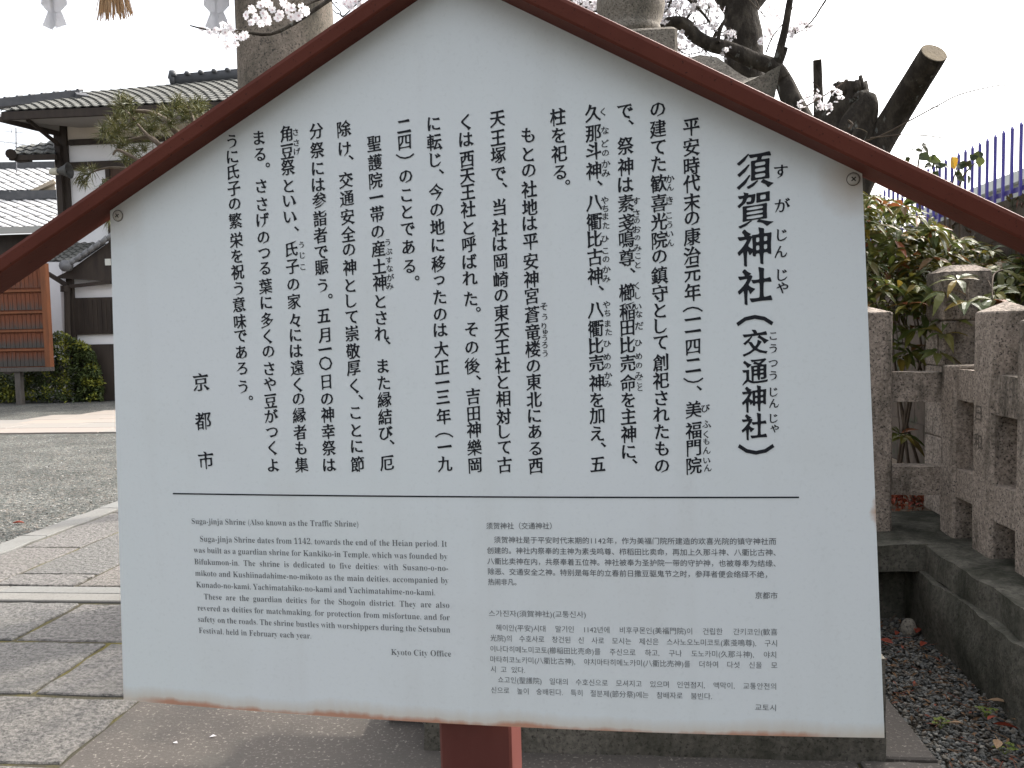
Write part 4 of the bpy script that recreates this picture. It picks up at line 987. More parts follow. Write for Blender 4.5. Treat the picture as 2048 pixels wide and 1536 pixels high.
for pts, r_ in (([(1708, 288, 5.2), (1760, 272, 5.1), (1818, 242, 5.0), (1870, 214, 4.95), (1920, 189, 4.9), (1990, 172, 4.85), (2012, 171, 4.85)], .0036), ([(1740, 276, 5.1), (1800, 270, 5.05), (1850, 271, 5.0), (1890, 276, 5.0), (1928, 274, 5.0)], .003), ([(1880, 271, 5.0), (1910, 262, 5.0), (1940, 243, 5.0), (1955, 227, 5.0)], .0016), ([(1858, 216, 4.95), (1885, 212, 4.95), (1902, 210, 4.95)], .0018), ([(1698, 258, 5.3), (1704, 248, 5.3), (1696, 240, 5.3)], .006), ([(1600, 220, 5.6), (1650, 190, 5.5), (1680, 170, 5.5), (1698, 158, 5.5)], .004), ([(1605, 200, 5.6), (1640, 178, 5.5), (1596, 148, 5.5), (1580, 135, 5.5)], .002), ([(1532, 105, 6.3), (1546, 72, 6.3), (1572, 40, 6.3), (1586, 14, 6.3)], .004), ([(1540, 76, 6.3), (1556, 90, 6.3), (1562, 98, 6.3)], .0025), ([(1370, 60, 6.3), (1400, 92, 6.3), (1430, 118, 6.3)], .004), ([(1350, 92, 6.3), (1372, 108, 6.3), (1404, 104, 6.3)], .004), ([(1386, 34, 6.3), (1396, 60, 6.3), (1404, 86, 6.3)], .0035), ([(1356, 100, 6.3), (1378, 98, 6.3), (1384, 112, 6.3)], .003)):
    limb(tw, path_at(pts), r_*1.6, r_*.8, o, 6, .05, 5)
for px, py, d, n_ in ((1620, 190, 5.5, 6), (1630, 185, 5.5, 5), (1664, 180, 5.45, 5), (1674, 186, 5.45, 4), (1680, 198, 5.4, 5), (1652, 208, 5.45, 6), (1658, 216, 5.45, 6), (1640, 214, 5.5, 6), (1636, 196, 5.5, 5), (1606, 206, 5.55, 5), (1598, 212, 5.55, 5), (1744, 434, 4.9, 0)):
    c = at(px, py, d)-o; cluster(fl, tw, o, c, n_, .0155, .03)
tw.build("twigs", M_twig, t); fl.build("blossoms", [M_petal, M_eye], t)

# ------------------------------------------------------------------ glossy shrub behind the fence
M_leaf = island("glossy_shrub_leaves", [(.055, .080, .022), (.09, .11, .024), (.14, .14, .026), (.06, .085, .028), (.17, .15, .028), (.085, .105, .03), (.12, .12, .03), (.075, .10, .022), (.055, .075, .02), (.10, .115, .026), (.18, .155, .03), (.06, .08, .024), (.26, .08, .03), (.08, .10, .025), (.30, .19, .03)], rough=.45, spec=.28, noise_mix=.3, nscale=18, dark=(.02, .025, .012), transl=.32)
foot = Vector((at(1830, 700, 5.3).x, at(1830, 700, 5.3).y, .1)); o = foot
t = empty("broadleaf_shrub", foot, "large glossy evergreen shrub with a few red and yellow leaves leaning over the stone fence", "shrub")
lm = MB(); st = MB()
def whorl(p, up, n_, L_):
    a = rnd.random()*6.28; up = up.normalized(); x = up.orthogonal().normalized(); y = up.cross(x)
    for k in range(n_):
        t_ = a+k*6.283/n_+rnd.uniform(-.25, .25); el = rnd.uniform(-.15, .5); d = (x*math.cos(t_)+y*math.sin(t_))*math.cos(el)+up*math.sin(el)
        leaf(lm, p+d*.01, d, up+rv(.15), L_*rnd.uniform(.75, 1.2), L_*rnd.uniform(.29, .38), rnd.uniform(.25, .75), .12)
# outline of the foliage in the photo, with depth range
HULL = [(1700, 372), (1745, 388), (1800, 408), (1850, 430), (1898, 470), (1950, 490), (2000, 505), (2060, 515), (2100, 560), (2070, 590), (2010, 604), (1960, 600), (1920, 615), (1888, 640), (1850, 660), (1810, 640), (1770, 615), (1730, 600), (1700, 610)]
def inside(x, y, H):
    c = False
    for i in range(len(H)):
        (x0, y0), (x1, y1) = H[i-1], H[i]
        if (y0 > y) != (y1 > y) and x < (x1-x0)*(y-y0)/(y1-y0)+x0: c = not c
    return c
stems = []
for i in range(11):
    b_ = foot+Vector((rnd.uniform(-.15, .55), rnd.uniform(-.1, .4), -.1)); stems.append(b_)
cnt = 0
while cnt < 520:
    x, y = rnd.uniform(1690, 2110), rnd.uniform(365, 670)
    if not inside(x, y, HULL): continue
    low = max(0, (y-560)/80)
    if rnd.random() < low*.75: continue
    d = rnd.uniform(4.75, 6.1) if y < 560 else rnd.uniform(4.55, 5.2)
    if d < 4.9 and x > 1900 and y < 540: d += .35
    p = at(x, y, d)-o; up = Vector((rnd.gauss(0, .35), rnd.gauss(-.15, .35), 1)); whorl(p, up, rnd.randint(5, 8), rnd.uniform(.085, .13)); cnt += 1
    if cnt % 40 == 0:
        b_ = stems[cnt % 11]-o; m1 = b_+(p-b_)*.45+Vector((rnd.uniform(-.1, .1), rnd.uniform(-.1, .1), .25)); limb(st, [b_+o, m1+o, p+o], .013, .004, o, 6, .1, 4)
for x, y, d in ((1900, 640, 4.55), (1888, 668, 4.5), (1876, 705, 4.5), (1790, 650, 4.9), (1806, 690, 4.9), (1800, 716, 4.95), (1818, 705, 4.95), (1810, 874, 5.0), (1800, 868, 5.05), (1846, 628, 4.75), (1832, 660, 4.8), (1936, 605, 4.3), (1990, 590, 4.3), (1890, 585, 4.4), (1915, 560, 4.4), (1985, 600, 4.25)):
    p = at(x, y, d)-o; whorl(p, Vector((rnd.gauss(0, .25), -.35, 1)), 7, .125)
    b_ = at(x+rnd.uniform(-25, 25), 540, d+.35)-o; limb(st, [b_+o, (b_+p)/2+Vector((0, .05, .05))+o, p+o], .006, .003, o, 6, .1, 4)
st.build("stems", M_twig, t, True); lm.build("foliage", M_leaf, t)
# ------------------------------------------------------------------ boundary wall with the railing, building beyond
A0, A1 = at(2043, 223, 5.0), at(1745, 380, 7.73)
wd_ = (A1-A0); wd_.z = 0; wl = wd_.length; wd_.normalize(); wn = Vector((wd_.y, -wd_.x, 0))
if wn.x < 0: wn = -wn
WZ = at(2030, 378, 5.03).z-.02
t = empty("boundary_wall", (A0.x, A0.y, 0), "brown block boundary wall topped by a spiked dark blue railing", "wall")
M_block = mat("brown_block_wall", (.11, .086, .068), (.075, .06, .048), scale=3, lo=.4, hi=.6, rough=.95, bump=.5, bscale=40, c3=(.055, .06, .035), scale3=6, lo3=.55, hi3=.66)
mb = MB(); z = -.1; row = 0
while z < WZ-.02:
    h = min(.195, WZ-z); s_ = -7+(.2 if row % 2 else 0)
    while s_ < 14:
        a = wd_*(s_+.003)+wn*.05; b_ = wd_*(s_+.395)+wn*.05; q = wn*.13; up = Vector((0, 0, h-.006)); z0 = Vector((0, 0, z))
        mb.hexa([a+z0, b_+z0, b_+q+z0, a+q+z0, a+z0+up, b_+z0+up, b_+q+z0+up, a+q+z0+up]); s_ += .4
    z += h; row += 1
mb.build("block_courses", M_block, t)
mb = MB(); a = wd_*-7+wn*.058; b_ = wd_*14+wn*.058; q = wn*.112
mb.hexa([a+Vector((0, 0, -.1)), b_+Vector((0, 0, -.1)), b_+q+Vector((0, 0, -.1)), a+q+Vector((0, 0, -.1)), a+Vector((0, 0, WZ-.012)), b_+Vector((0, 0, WZ-.012)), b_+q+Vector((0, 0, WZ-.012)), a+q+Vector((0, 0, WZ-.012))])
mb.build("mortar_core", mat("grey_mortar", (.09, .08, .07), rough=1), t)
M_rail = mat("dark_blue_paint", (.085, .07, .30), (.095, .08, .34), scale=20, rough=.5, spec=.4)
r = empty("spiked_railing", (A0.x, A0.y, WZ), "dark blue spiked railing standing on the brown boundary wall", "railing")
step = wl/24.0; topz = A0.z-WZ
def picket(s_):
    m_ = MB(); c = wd_*s_+wn*.11; w = .0082
    m_.add([c+wd_*x+wn*y+Vector((0, 0, zz)) for zz in (0, topz-.028) for x, y in ((-w, -w), (w, -w), (w, w), (-w, w))]+[c+wd_*w+Vector((0, 0, topz))], [(3, 2, 1, 0), (0, 1, 5, 4), (1, 2, 6, 5), (2, 3, 7, 6), (3, 0, 4, 7), (4, 5, 8), (5, 6, 8), (6, 7, 8), (7, 4, 8)])
    return m_
for i in range(-4, 34): picket(i*step).build("picket", M_rail, r)
mb = MB(); mb.beam(wd_*-1+wn*.125+Vector((0, 0, .06)), wd_*(34*step)+wn*.125+Vector((0, 0, .06)), .012, .03); mb.build("bottom_bar", M_rail, r)
# ivy on the wall top
im = MB()
for i in range(420):
    s_ = rnd.uniform(-1.5, 1.2); p = wd_*s_+wn*rnd.uniform(.02, .06)+Vector((0, 0, rnd.uniform(-.42, .03))); leaf(im, p, Vector((rnd.gauss(0, 1), rnd.gauss(0, 1), -.8)), -wn+rv(.4), rnd.uniform(.03, .055), rnd.uniform(.02, .04), .2, .1, 1)
o_ = im.build("ivy", island("brown_ivy", [(.05, .04, .02), (.09, .05, .03), (.04, .045, .018), (.16, .05, .035)], rough=.6, transl=.15)); o_.location = (A0.x, A0.y, WZ); tag(o_, "brownish ivy clinging to the top of the block wall at the photo's right edge", "ivy", kind='stuff')
# creeper with round leaves in front of the railing
foot = at(1880, 420, 5.3); t = empty("climbing_shrub", Vector((foot.x, foot.y, 0)), "thin shrub with round leaves sticking up in front of the spiked railing", "shrub"); o = Vector((foot.x, foot.y, 0))
lm = MB(); st = MB()
for k, pts in enumerate(([(1840, 420, 5.3), (1836, 350, 5.3), (1838, 318, 5.3), (1848, 290, 5.3)], [(1890, 430, 5.3), (1880, 370, 5.3), (1872, 330, 5.3), (1870, 302, 5.3)], [(1920, 440, 5.3), (1920, 370, 5.3), (1940, 335, 5.3), (1965, 318, 5.3)], [(1900, 430, 5.3), (1905, 370, 5.3), (1915, 330, 5.3)])):
    limb(st, [o+Vector((k*.05, 0, .2))]+path_at(pts), .01, .003, o, 6, .1, 4)
for x, y, s_, yl in ((1812, 314, .09, 0), (1838, 308, .08, 0), (1851, 318, .08, 1), (1843, 292, .05, 0), (1830, 300, .04, 0), (1870, 335, .06, 0), (1876, 342, .06, 0), (1868, 322, .05, 0), (1862, 330, .05, 0), (1884, 330, .05, 0), (1904, 314, .085, 2), (1918, 326, .05, 0), (1930, 335, .05, 0), (1935, 350, .06, 0), (1925, 356, .06, 0), (1950, 318, .05, 0), (1958, 334, .075, 1), (1964, 315, .05, 0), (1940, 320, .05, 0), (1912, 354, .05, 0)):
    for q in range(2 if s_ < .06 else 1):
        p = at(x+rnd.uniform(-4, 4)*q, y+rnd.uniform(-4, 4)*q, 5.28)-o; lm.cm = yl; leaf(lm, p, Vector((rnd.gauss(.3, .6), rnd.gauss(0, .4), rnd.gauss(0, .6))), Vector((rnd.gauss(0, .4), -1, .4)), s_*1.2, s_*.8, .1, .1)
st.build("stems", M_twig, t, True); lm.build("foliage", [island("round_leaves", [(.03, .045, .018), (.05, .065, .022), (.06, .055, .025)], rough=.4, transl=.25), island("yellow_green_leaves", [(.11, .14, .03), (.13, .15, .04)], rough=.4, transl=.4), mat("orange_leaf", (.50, .26, .03), (.42, .30, .05), scale=30, rough=.5, transl=.4)], t)
# grey apartment block far behind
B0 = at(2000, 372, 30)
t = empty("apartment_block", (B0.x, B0.y, 0), "pale grey flat roofed block seen through the blue railing", "building")
M_conc = mat("pale_render", (.42, .44, .42), (.38, .40, .39), scale=2, rough=.9); M_win = mat("window_glass", (.10, .13, .15), rough=.15, spec=.6)
e0, e1 = at(1945, 384, 30), at(2060, 337, 25.9); dd = (e1-e0); dd.z = 0; dl = dd.length; dd.normalize(); nn = Vector((dd.y, -dd.x, 0)); 
if nn.x < 0: nn = -nn
ztop = (e0.z+e1.z)/2; org = Vector((e0.x, e0.y, 0)); off = org-Vector((B0.x, B0.y, 0))
def slabbox(m_, s0, s1, d0, d1, z0, z1):
    q_ = [off+dd*s+nn*d for s, d in ((s0, d0), (s1, d0), (s1, d1), (s0, d1))]; m_.hexa([v+Vector((0, 0, z0)) for v in q_]+[v+Vector((0, 0, z1)) for v in q_])
mb = MB(); slabbox(mb, -6, dl+8, 0, 9, 0, ztop-.35); mb.build("wall", M_conc, t)
mb = MB(); slabbox(mb, -6.3, dl+8.3, -.3, 9.3, ztop-.34, ztop); mb.build("roof", mat("roof_edge", (.55, .56, .54), rough=.8), t)
for i in range(9):
    mb = MB(); slabbox(mb, -4+i*2.3, -3.1+i*2.3, -.06, .05, ztop-2.0, ztop-.8); w_ = mb.build("window", mat("window_frame", (.5, .5, .5), rough=.5) if i == 0 else bpy.data.materials["window_frame"], t)
    mb = MB(); slabbox(mb, -3.95+i*2.3, -3.15+i*2.3, -.075, -.062, ztop-1.95, ztop-.85); mb.build("pane", M_win, w_)

# ------------------------------------------------------------------ main house on the left: front in the plane y = HY
HY = 22.0
def fp(px, py, y=HY): return onplane(px, py, Vector((0, y, 0)), Vector((0, 1, 0)))
hx0 = fp(110, 500).x; hb = Vector((hx0, HY, 0))
t = empty("shrine_house", hb, "two storey plastered house with dark timbers and a grey tiled roof", "building")
M_plaster = mat("white_plaster", (.80, .79, .80), (.74, .73, .73), scale=1.2, rough=.9, bump=.05)
M_cream = mat("cream_plaster", (.62, .55, .47), (.57, .51, .44), scale=1.0, rough=.9)
M_timber = mat("dark_timber", (.032, .024, .02), (.05, .038, .03), scale=6, rough=.75, stretch=(1, 1, .2), bump=.2)
M_brown = mat("brown_boarding", (.085, .05, .035), (.06, .036, .027), scale=5, rough=.8, stretch=(6, 1, .3))
def P2(px, py, y=HY): v = fp(px, py, y); return v-hb
def panel(px0, px1, py0, py1, y0, th, name, m_, par=None):
    pm_ = (py0+py1)/2; a = P2(px0, pm_, y0); b_ = P2(px1, pm_, y0); c = P2((px0+px1)/2, py0, y0); a.z = P2(px0, py1, y0).z; b_.z = P2(px1, py1, y0).z; q = MB(); q.box(a.x, b_.x, a.y, a.y+th, (a.z+b_.z)/2, c.z); return q.build(name, m_, par or t)
xr = P2(760, 500).x
zb = lambda px, py: P2(px, py).z
q = MB(); q.box(.05, xr, .12, 7, .0, zb(300, 214)); q.build("wall", M_plaster, t)
panel(134, 760, 222, 268, HY+.06, .05, "upper_wall_band", M_cream)
for n_, (a, b_, c, d) in enumerate(((112, 136, 205, 800), (214, 222, 322, 520))): panel(a, b_, c, min(d, 520), HY, .17, "post", M_timber)
for a, b_, c, d in ((136, 760, 265, 276), (136, 760, 311, 326), (136, 760, 209, 224)): panel(a, b_, c, d, HY+.02, .1, "cross_beam", M_timber)
panel(222, 400, 326, 440, HY+.055, .05, "boarding", M_brown)
panel(114, 124, 290, 470, HY-.12, .1, "downpipe", M_timber)
# tiled roof: waved sheet, rows stepping down the slope
M_tile = island("grey_roof_tiles", [(.10, .101, .094), (.135, .135, .124), (.115, .115, .107), (.15, .147, .134)], rough=.75, spec=.2, noise_mix=.5, nscale=4, dark=(.06, .06, .055))
M_ridge = mat("ridge_tiles", (.06, .062, .068), (.085, .086, .09), scale=5, rough=.6)
def tiled(name, e0, e1, r0, r1, m_, par, tw_=.30, th=.30, amp=.045, gap=.06):
    """roof plane between the eave e0-e1 and the ridge r0-r1 (relative points), rows of pan tiles"""
    q = MB(); e0, e1, r0, r1 = map(Vector, (e0, e1, r0, r1)); L_ = ((e1-e0).length+(r1-r0).length)/2; H_ = ((r0-e0).length+(r1-e1).length)/2
    U_ = MB(); U_.add([e0, e1, r1, r0], [(0, 1, 2, 3)]); U_.build("underlay", M_ridge, par); nr = max(2, int(H_/th)); nc = max(2, int(L_/tw_)); nrm = (e1-e0).cross(r0-e0).normalized(); nrm = nrm if nrm.z > 0 else -nrm; K = 5
    def pt(u, v): return (e0+(e1-e0)*u)*(1-v)+(r0+(r1-r0)*u)*v
    prof = [(0, .0), (.18, .55), (.36, .9), (.52, .45), (.75, -.12)]; top_ = 1-gap
    for j in range(nr):
        for c in range(nc):
            V = []
            for k in range(K+1):
                fx, fy = prof[k] if k < K else (1.0, .0)
                u = (c+fx*top_)/nc
                V += [pt(u, j/nr)+nrm*(amp*fy+.05), pt(u, min(1, (j+1.12)/nr))+nrm*(amp*fy+.012), pt(u, j/nr)+nrm*(amp*fy+.02)]
            F = []
            for k in range(K): F += [(3*k, 3*k+3, 3*k+4, 3*k+1), (3*k, 3*k+2, 3*k+5, 3*k+3)]
            q.add(V, F)
    return q.build(name, m_, par, False)
EY = HY-1.3
def P3(px, py, y): return fp(px, py, y)-hb
eL, eR = P3(2, 224, EY), P3(600, 196, EY)
rL, rR = P3(165, 190, HY+.3), P3(600, 150, HY+3.2); rM = P3(352, 158, HY+3.2)
rT1 = P3(760, 134, HY+3.4); rT0 = onplane(172, 187, eL+hb, (eR-eL).cross(rT1-eL))-hb
tiled("tiled_roof", eL, eR, rT0, rT1, M_tile, t, .25, .30, .032, .0)
u_ = 0
while proj(rT0+(rT1-rT0)*u_+hb)[0] < 352: u_ += .005
ra = rT0+(rT1-rT0)*u_; q = MB(); q.beam(ra+Vector((0, 0, .10)), rT1+Vector((0, 0, .10)), .3, .26); q.tube([ra+Vector((0, 0, .24)), rT1+Vector((0, 0, .24))], .09, 8); q.tube([ra+Vector((-.12, 0, .14)), ra+Vector((.02, 0, .14))], .2, 12); q.tube([ra+Vector((-.1, 0, .2)), ra+Vector((-.1, 0, .42))], [.15, .10], 8)
for k in range(14): c = ra+(rT1-rT0)*(k*.045)+Vector((0, 0, .26)); q.tube([c+Vector((0, -.2, 0)), c+Vector((0, .2, 0))], .07, 6)
q.build("ridge", M_ridge, t, True)
q = MB(); a, b_ = P3(-10, 209, EY+.6), P3(160, 190, HY+.4); q.beam(a, b_, .3, .22); q.beam(b_, P3(166, 196, HY), .3, .16)
for k in range(8): c = a+(b_-a)*(k/7); q.tube([c+Vector((0, -.1, .10)), c+Vector((0, .1, .17))], .05, 6)
q.build("gable_ridge", M_ridge, t)
q = MB(); q.beam(eL+Vector((0, .05, -.10)), eR+Vector((0, .05, -.10)), .10, .20); q.beam(P3(-12, 236, EY+.1), P3(118, 268, HY), .10, .12); q.build("eave_board", M_timber, t)
q = MB(); q.prism([eL+Vector((.05, .1, -.18)), eR+Vector((0, .1, -.18)), eR+Vector((0, 1.35, -.14)), eL+Vector((1.3, 1.35, -.14))], (0, 0, 0), (0, 0, .03)); q.prism([P3(0, 240, EY+.2), P3(118, 270, HY-.02), P3(118, 232, HY-.02), P3(0, 228, EY+.2)], (0, 0, 0), (0, .03, 0)); q.build("eave_soffit", mat("weathered_soffit", (.30, .28, .26), rough=.9), t)
q = MB(); q.beam(P3(56, 240, EY+.2), P3(120, 292, HY-.05), .07, .09); q.beam(P3(56, 226, EY+.2), P3(57, 243, EY+.2), .07, .09); q.build("gutter_pipe", M_timber, t)
tiled("side_roof", P3(18, 311, HY-.3), P3(112, 309, HY-.3), P3(42, 294, HY+.5), P3(112, 283, HY+.5), M_tile, t, .3, .26)
q = MB(); q.tube([P3(22, 308, HY-.3), P3(22, 308, HY-.5)], .14, 12); q.beam(P3(20, 316, HY-.32), P3(112, 314, HY-.32), .1, .14); q.beam(P3(34, 320, HY-.25), P3(60, 318, HY-.25), .2, .12); q.build("side_eave", M_timber, t)
# entrance porch, gable to the front
py_ = HY-2.2
tiled("porch_roof", P3(92, 524, py_+.6), P3(160, 524, py_), P3(150, 487, HY-.1), P3(214, 487, HY-.1), M_tile, t, .26, .26)
q = MB(); g0, g1 = P3(138, 530, py_), P3(240, 462, py_); N_ = 9
for k in range(N_):
    c = g0+(g1-g0)*(k/(N_-1)); d_ = (g1-g0)/(N_-1); q.tube([c+Vector((0, -.02, 0)), c+d_*1.1+Vector((0, -.02, .03))], [.06, .075], 8)
q.tube([g0+Vector((-.06, -.1, -.02)), g0+Vector((-.06, .05, -.02))], .15, 12)
q.build("porch_verge_tiles", mat("verge_tiles", (.20, .20, .205), (.14, .14, .145), scale=8, rough=.6), t, True)
q = MB(); q.prism([P3(108, 556, py_+.12), P3(280, 566, py_+.12), P3(280, 430, py_+.12), P3(238, 470, py_+.12), P3(140, 540, py_+.12)], (0, 0, 0), (0, .1, 0)); q.build("porch_gable", M_timber, t)
q = MB(); q.box(*sum(((P3(206, 530, py_).x, P3(217, 530, py_).x), (py_-HY-.0+.09, py_-HY+.118), (P3(210, 530, py_).z, P3(210, 517, py_).z)), ())); q.build("porch_plate", mat("pale_plate", (.6, .6, .55), rough=.8), t)
wy = py_+.25
panel(126, 300, 545, 800, wy+.1, .3, "porch_wall", M_plaster); panel(96, 128, 520, 720, HY-.3, .2, "side_wall", M_plaster)
panel(136, 148, 548, 740, wy-.02, .1, "porch_post", M_timber)
panel(148, 300, 594, 668, wy+.02, .07, "lattice_window", M_timber)
for k in range(9): panel(156+k*9, 158.5+k*9, 600, 664, wy-.005, .02, "lattice_bar", M_timber)
panel(148, 300, 688, 800, wy+.03, .06, "lower_boarding", M_timber)
q = MB(); q.beam(P3(96, 547, wy-.1), P3(134, 571, wy-.1), .08, .10); q.tube([P3(134, 570, wy-.12), P3(136, 690, wy-.12)], .075, 8); q.tube([P3(131, 572, wy-.12), P3(131, 584, wy-.12)], .12, 10); q.beam(P3(140, 573, wy-.1), P3(222, 564, wy-.1), .07, .09); q.build("porch_gutter", M_timber, t)
# loudspeaker horn on the corner post
c = fp(138, 341, HY-.45); r = empty("horn_loudspeaker", c, "grey horn loudspeaker mounted on the house's corner post", "loudspeaker", rz=math.radians(0))
q = MB(); n = 24; ax = Vector((.99, .08, .05)).normalized(); x_ = ax.orthogonal().normalized(); y_ = ax.cross(x_)
prof = [(.05, -.34), (.075, -.30), (.09, -.26), (.14, -.13), (.18, -.05), (.215, 0), (.22, .015), (.20, .01), (.14, -.08), (.06, -.2), (.02, -.22)]
V = []
for rr, h in prof: V += [ax*h+x_*rr*math.cos(k*6.2832/n)+y_*rr*math.sin(k*6.2832/n) for k in range(n)]
q.add(V, [(i*n+k, i*n+(k+1) % n, (i+1)*n+(k+1) % n, (i+1)*n+k) for i in range(len(prof)-1) for k in range(n)]+[tuple(range(n-1, -1, -1))]); q.build("horn", mat("dull_grey_metal", (.085, .083, .078), (.065, .063, .06), scale=8, rough=.55), r, True, 60)
q = MB(); q.lathe([(.085, -.02), (.10, 0), (.10, .12), (.07, .2), (.03, .22)], 16); d_ = q.build("driver", mat("cream_driver", (.55, .52, .42), rough=.5), r, True); d_.matrix_local = Matrix.Translation(ax*-.33) @ (-ax).to_track_quat('Z', 'Y').to_matrix().to_4x4()
q = MB(); q.beam(ax*-.12, ax*-.12+Vector((-.1, .4, -.05)), .04, .03); q.build("bracket", M_timber, r)
# ------------------------------------------------------------------ neighbouring tiled house further left
NY = 30.0
nb = Vector((fp(50, 600, NY).x, NY, 0)); 
def P4(px, py, y): return onplane(px, py, Vector((0, y, 0)), Vector((0, 1, 0)))-nb
t = empty("neighbour_house", nb, "lower house with two tiers of pale sunlit roof tiles, left of the plastered house", "building")
M_tileb = island("pale_roof_tiles", [(.62, .61, .59), (.68, .66, .63), (.58, .57, .56), (.65, .62, .59)], rough=.5, spec=.5, noise_mix=.3, nscale=2, dark=(.25, .24, .23))
tiled("upper_roof", P4(-60, 384, NY+1.5), P4(300, 377, NY+1.5), P4(-150, 341, NY+4.5), P4(210, 333, NY+4.5), M_tileb, t, .44, 1.7, .03, .2)
q = MB(); q.beam(P4(-60, 334, NY+4.6), P4(190, 330, NY+4.6), .4, .3); q.beam(P4(-60, 388, NY+1.3), P4(190, 384, NY+1.3), .3, .16); q.build("upper_ridge", M_ridge, t)
tiled("lower_roof", P4(-60, 459, NY-2.2), P4(330, 447, NY-2.2), P4(-190, 404, NY+1.0), P4(200, 394, NY+1.0), M_tileb, t, .44, 1.9, .035, .2)
q = MB(); q.beam(P4(18, 394, NY+1.0), P4(190, 388, NY+1.0), .5, .32); q.beam(P4(-60, 398, NY+1.1), P4(20, 395, NY+1.1), .4, .2)
for k in range(10): c = P4(24+k*16, 387, NY+1.0); q.tube([c+Vector((0, -.2, 0)), c+Vector((0, .2, 0))], .07, 8)
q.build("lower_ridge", M_ridge, t)
q = MB(); q.beam(P4(-60, 463, NY-2.3), P4(190, 455, NY-2.3), .1, .22); q.build("eave_board", mat("grey_eave", (.42, .41, .38), rough=.8), t)
q = MB(); a = P4(-60, 480, NY-1.6); b_ = P4(190, 480, NY-1.6); q.box(a.x, b_.x, a.y, a.y+6, 0, P4(0, 470, NY-1.6).z); q.build("wall", M_timber, t)
q = MB(); a = P4(76, 372, NY+.9); b_ = P4(108, 350, NY+.9); q.add([P4(70, 384, NY+1.4), P4(110, 384, NY+1.4), P4(110, 362, NY+1.4)], [(0, 1, 2)]); q.beam(P4(66, 384, NY+1.35), P4(112, 362, NY+1.35), .2, .14); q.build("gable", mat("pale_gable_boards", (.45, .38, .29), rough=.9), t)
# antenna
c = P4(33, 300, NY+2)+nb; r = empty("tv_antenna", (c.x, c.y, P4(33, 345, NY+4).z), "thin television antenna above the neighbouring roof", "antenna")
o = Vector((c.x, c.y, P4(33, 345, NY+4).z)); q = MB(); g = lambda x, y: P4(x, y, NY+2)+nb-o
for a, b_, w in (((33, 345), (32, 255), .03), ((-6, 282), (66, 292), .02), ((-6, 261), (50, 266), .015), ((24, 256), (23, 266), .015), ((60, 282), (68, 296), .015), ((8, 283), (9, 290), .012), ((20, 284), (44, 286), .012), ((30, 293), (42, 296), .02)): q.beam(g(*a), g(*b_), w, w)
q.build("rods", mat("antenna_metal", (.12, .12, .13), rough=.5, metallic=.5), r)

# ------------------------------------------------------------------ wooden notice board at far left
KY = 19.2
def P5(px, py, y=KY): return onplane(px, py, Vector((0, y, 0)), Vector((0, 1, 0)))
kb = Vector((P5(40, 700).x, KY, 0)); t = empty("notice_board", kb, "orange wooden board with rows of name slats, standing before the hedge", "notice board")
def slat_mat():
    m = mat("orange_weathered_wood", (.20, .068, .032), (.12, .042, .024), scale=4, rough=.8, stretch=(7, 1, .6), bump=.2)
    return m
def weathered_slats(zrows):
    """orange slats, greyed by rain splash upward from each shelf with a ragged edge"""
    m = slat_mat(); tr_ = m.node_tree; L = tr_.links.new; b = tr_.nodes['Principled BSDF']; src = b.inputs['Base Color'].links[0].from_socket
    co = _n(tr_, 'ShaderNodeTexCoord').outputs['Object']; sx = _n(tr_, 'ShaderNodeSeparateXYZ'); L(co, sx.inputs[0])
    z0, z1 = zrows[0][0]-.05, zrows[-1][1]+.05; mr = _n(tr_, 'ShaderNodeMapRange'); mr.inputs['From Min'].default_value = z0; mr.inputs['From Max'].default_value = z1; L(sx.outputs['Z'], mr.inputs['Value'])
    rp = _n(tr_, 'ShaderNodeValToRGB'); el = rp.color_ramp.elements; L(mr.outputs[0], rp.inputs[0]); el[0].position = 0; el[0].color = (1, 1, 1, 1); el[1].position = 1; el[1].color = (0, 0, 0, 1)
    for (a, b_), h, top in zip(zrows, (1.25, 1.0, .8, .7, .4), (.35, .1, 0, 0, 0)):
        for z, v in ((a+.001, h), (a+(b_-a)*.55, h*.35+top*.3), (b_-.001, top*.5)): e = el.new((z-z0)/(z1-z0)); e.color = (v, v, v, 1)
    mp = _n(tr_, 'ShaderNodeMapping'); mp.inputs['Scale'].default_value = (9, 1, 1.6); L(co, mp.inputs[0]); n = _n(tr_, 'ShaderNodeTexNoise'); n.inputs['Scale'].default_value = 2.2; n.inputs['Detail'].default_value = 6; L(mp.outputs[0], n.inputs['Vector'])
    ad = _n(tr_, 'ShaderNodeMath', operation='ADD'); L(rp.outputs[0], ad.inputs[0]); L(n.outputs['Fac'], ad.inputs[1])
    m2 = _n(tr_, 'ShaderNodeMapRange'); m2.inputs['From Min'].default_value = .72; m2.inputs['From Max'].default_value = 1.3; L(ad.outputs[0], m2.inputs['Value'])
    x = _n(tr_, 'ShaderNodeMix', data_type='RGBA'); L(m2.outputs[0], x.inputs[0]); L(src, x.inputs[6]); x.inputs[7].default_value = (.075, .067, .06, 1); L(x.outputs[2], b.inputs['Base Color']); return m
M_or = slat_mat(); M_frame = mat("orange_frame_wood", (.23, .085, .038), (.16, .064, .032), scale=3, rough=.8, stretch=(3, 1, .4))
M_grey = mat("greyed_wood", (.13, .115, .10), (.085, .075, .068), scale=5, rough=.9, stretch=(5, 1, .6))
x0 = P5(-170, 640).x-kb.x; x1 = P5(88, 640).x-kb.x; Z = lambda py: P5(40, py).z
q = MB(); q.box(x0, x1, .03, .06, Z(735), Z(530)); q.build("back_board", M_or, t)
q = MB(); q.box(x1, x1+.14, -.05, .09, Z(735), Z(528)); q.box(x0-.14, x0, -.05, .09, Z(735), Z(528)); q.build("stile", M_frame, t)
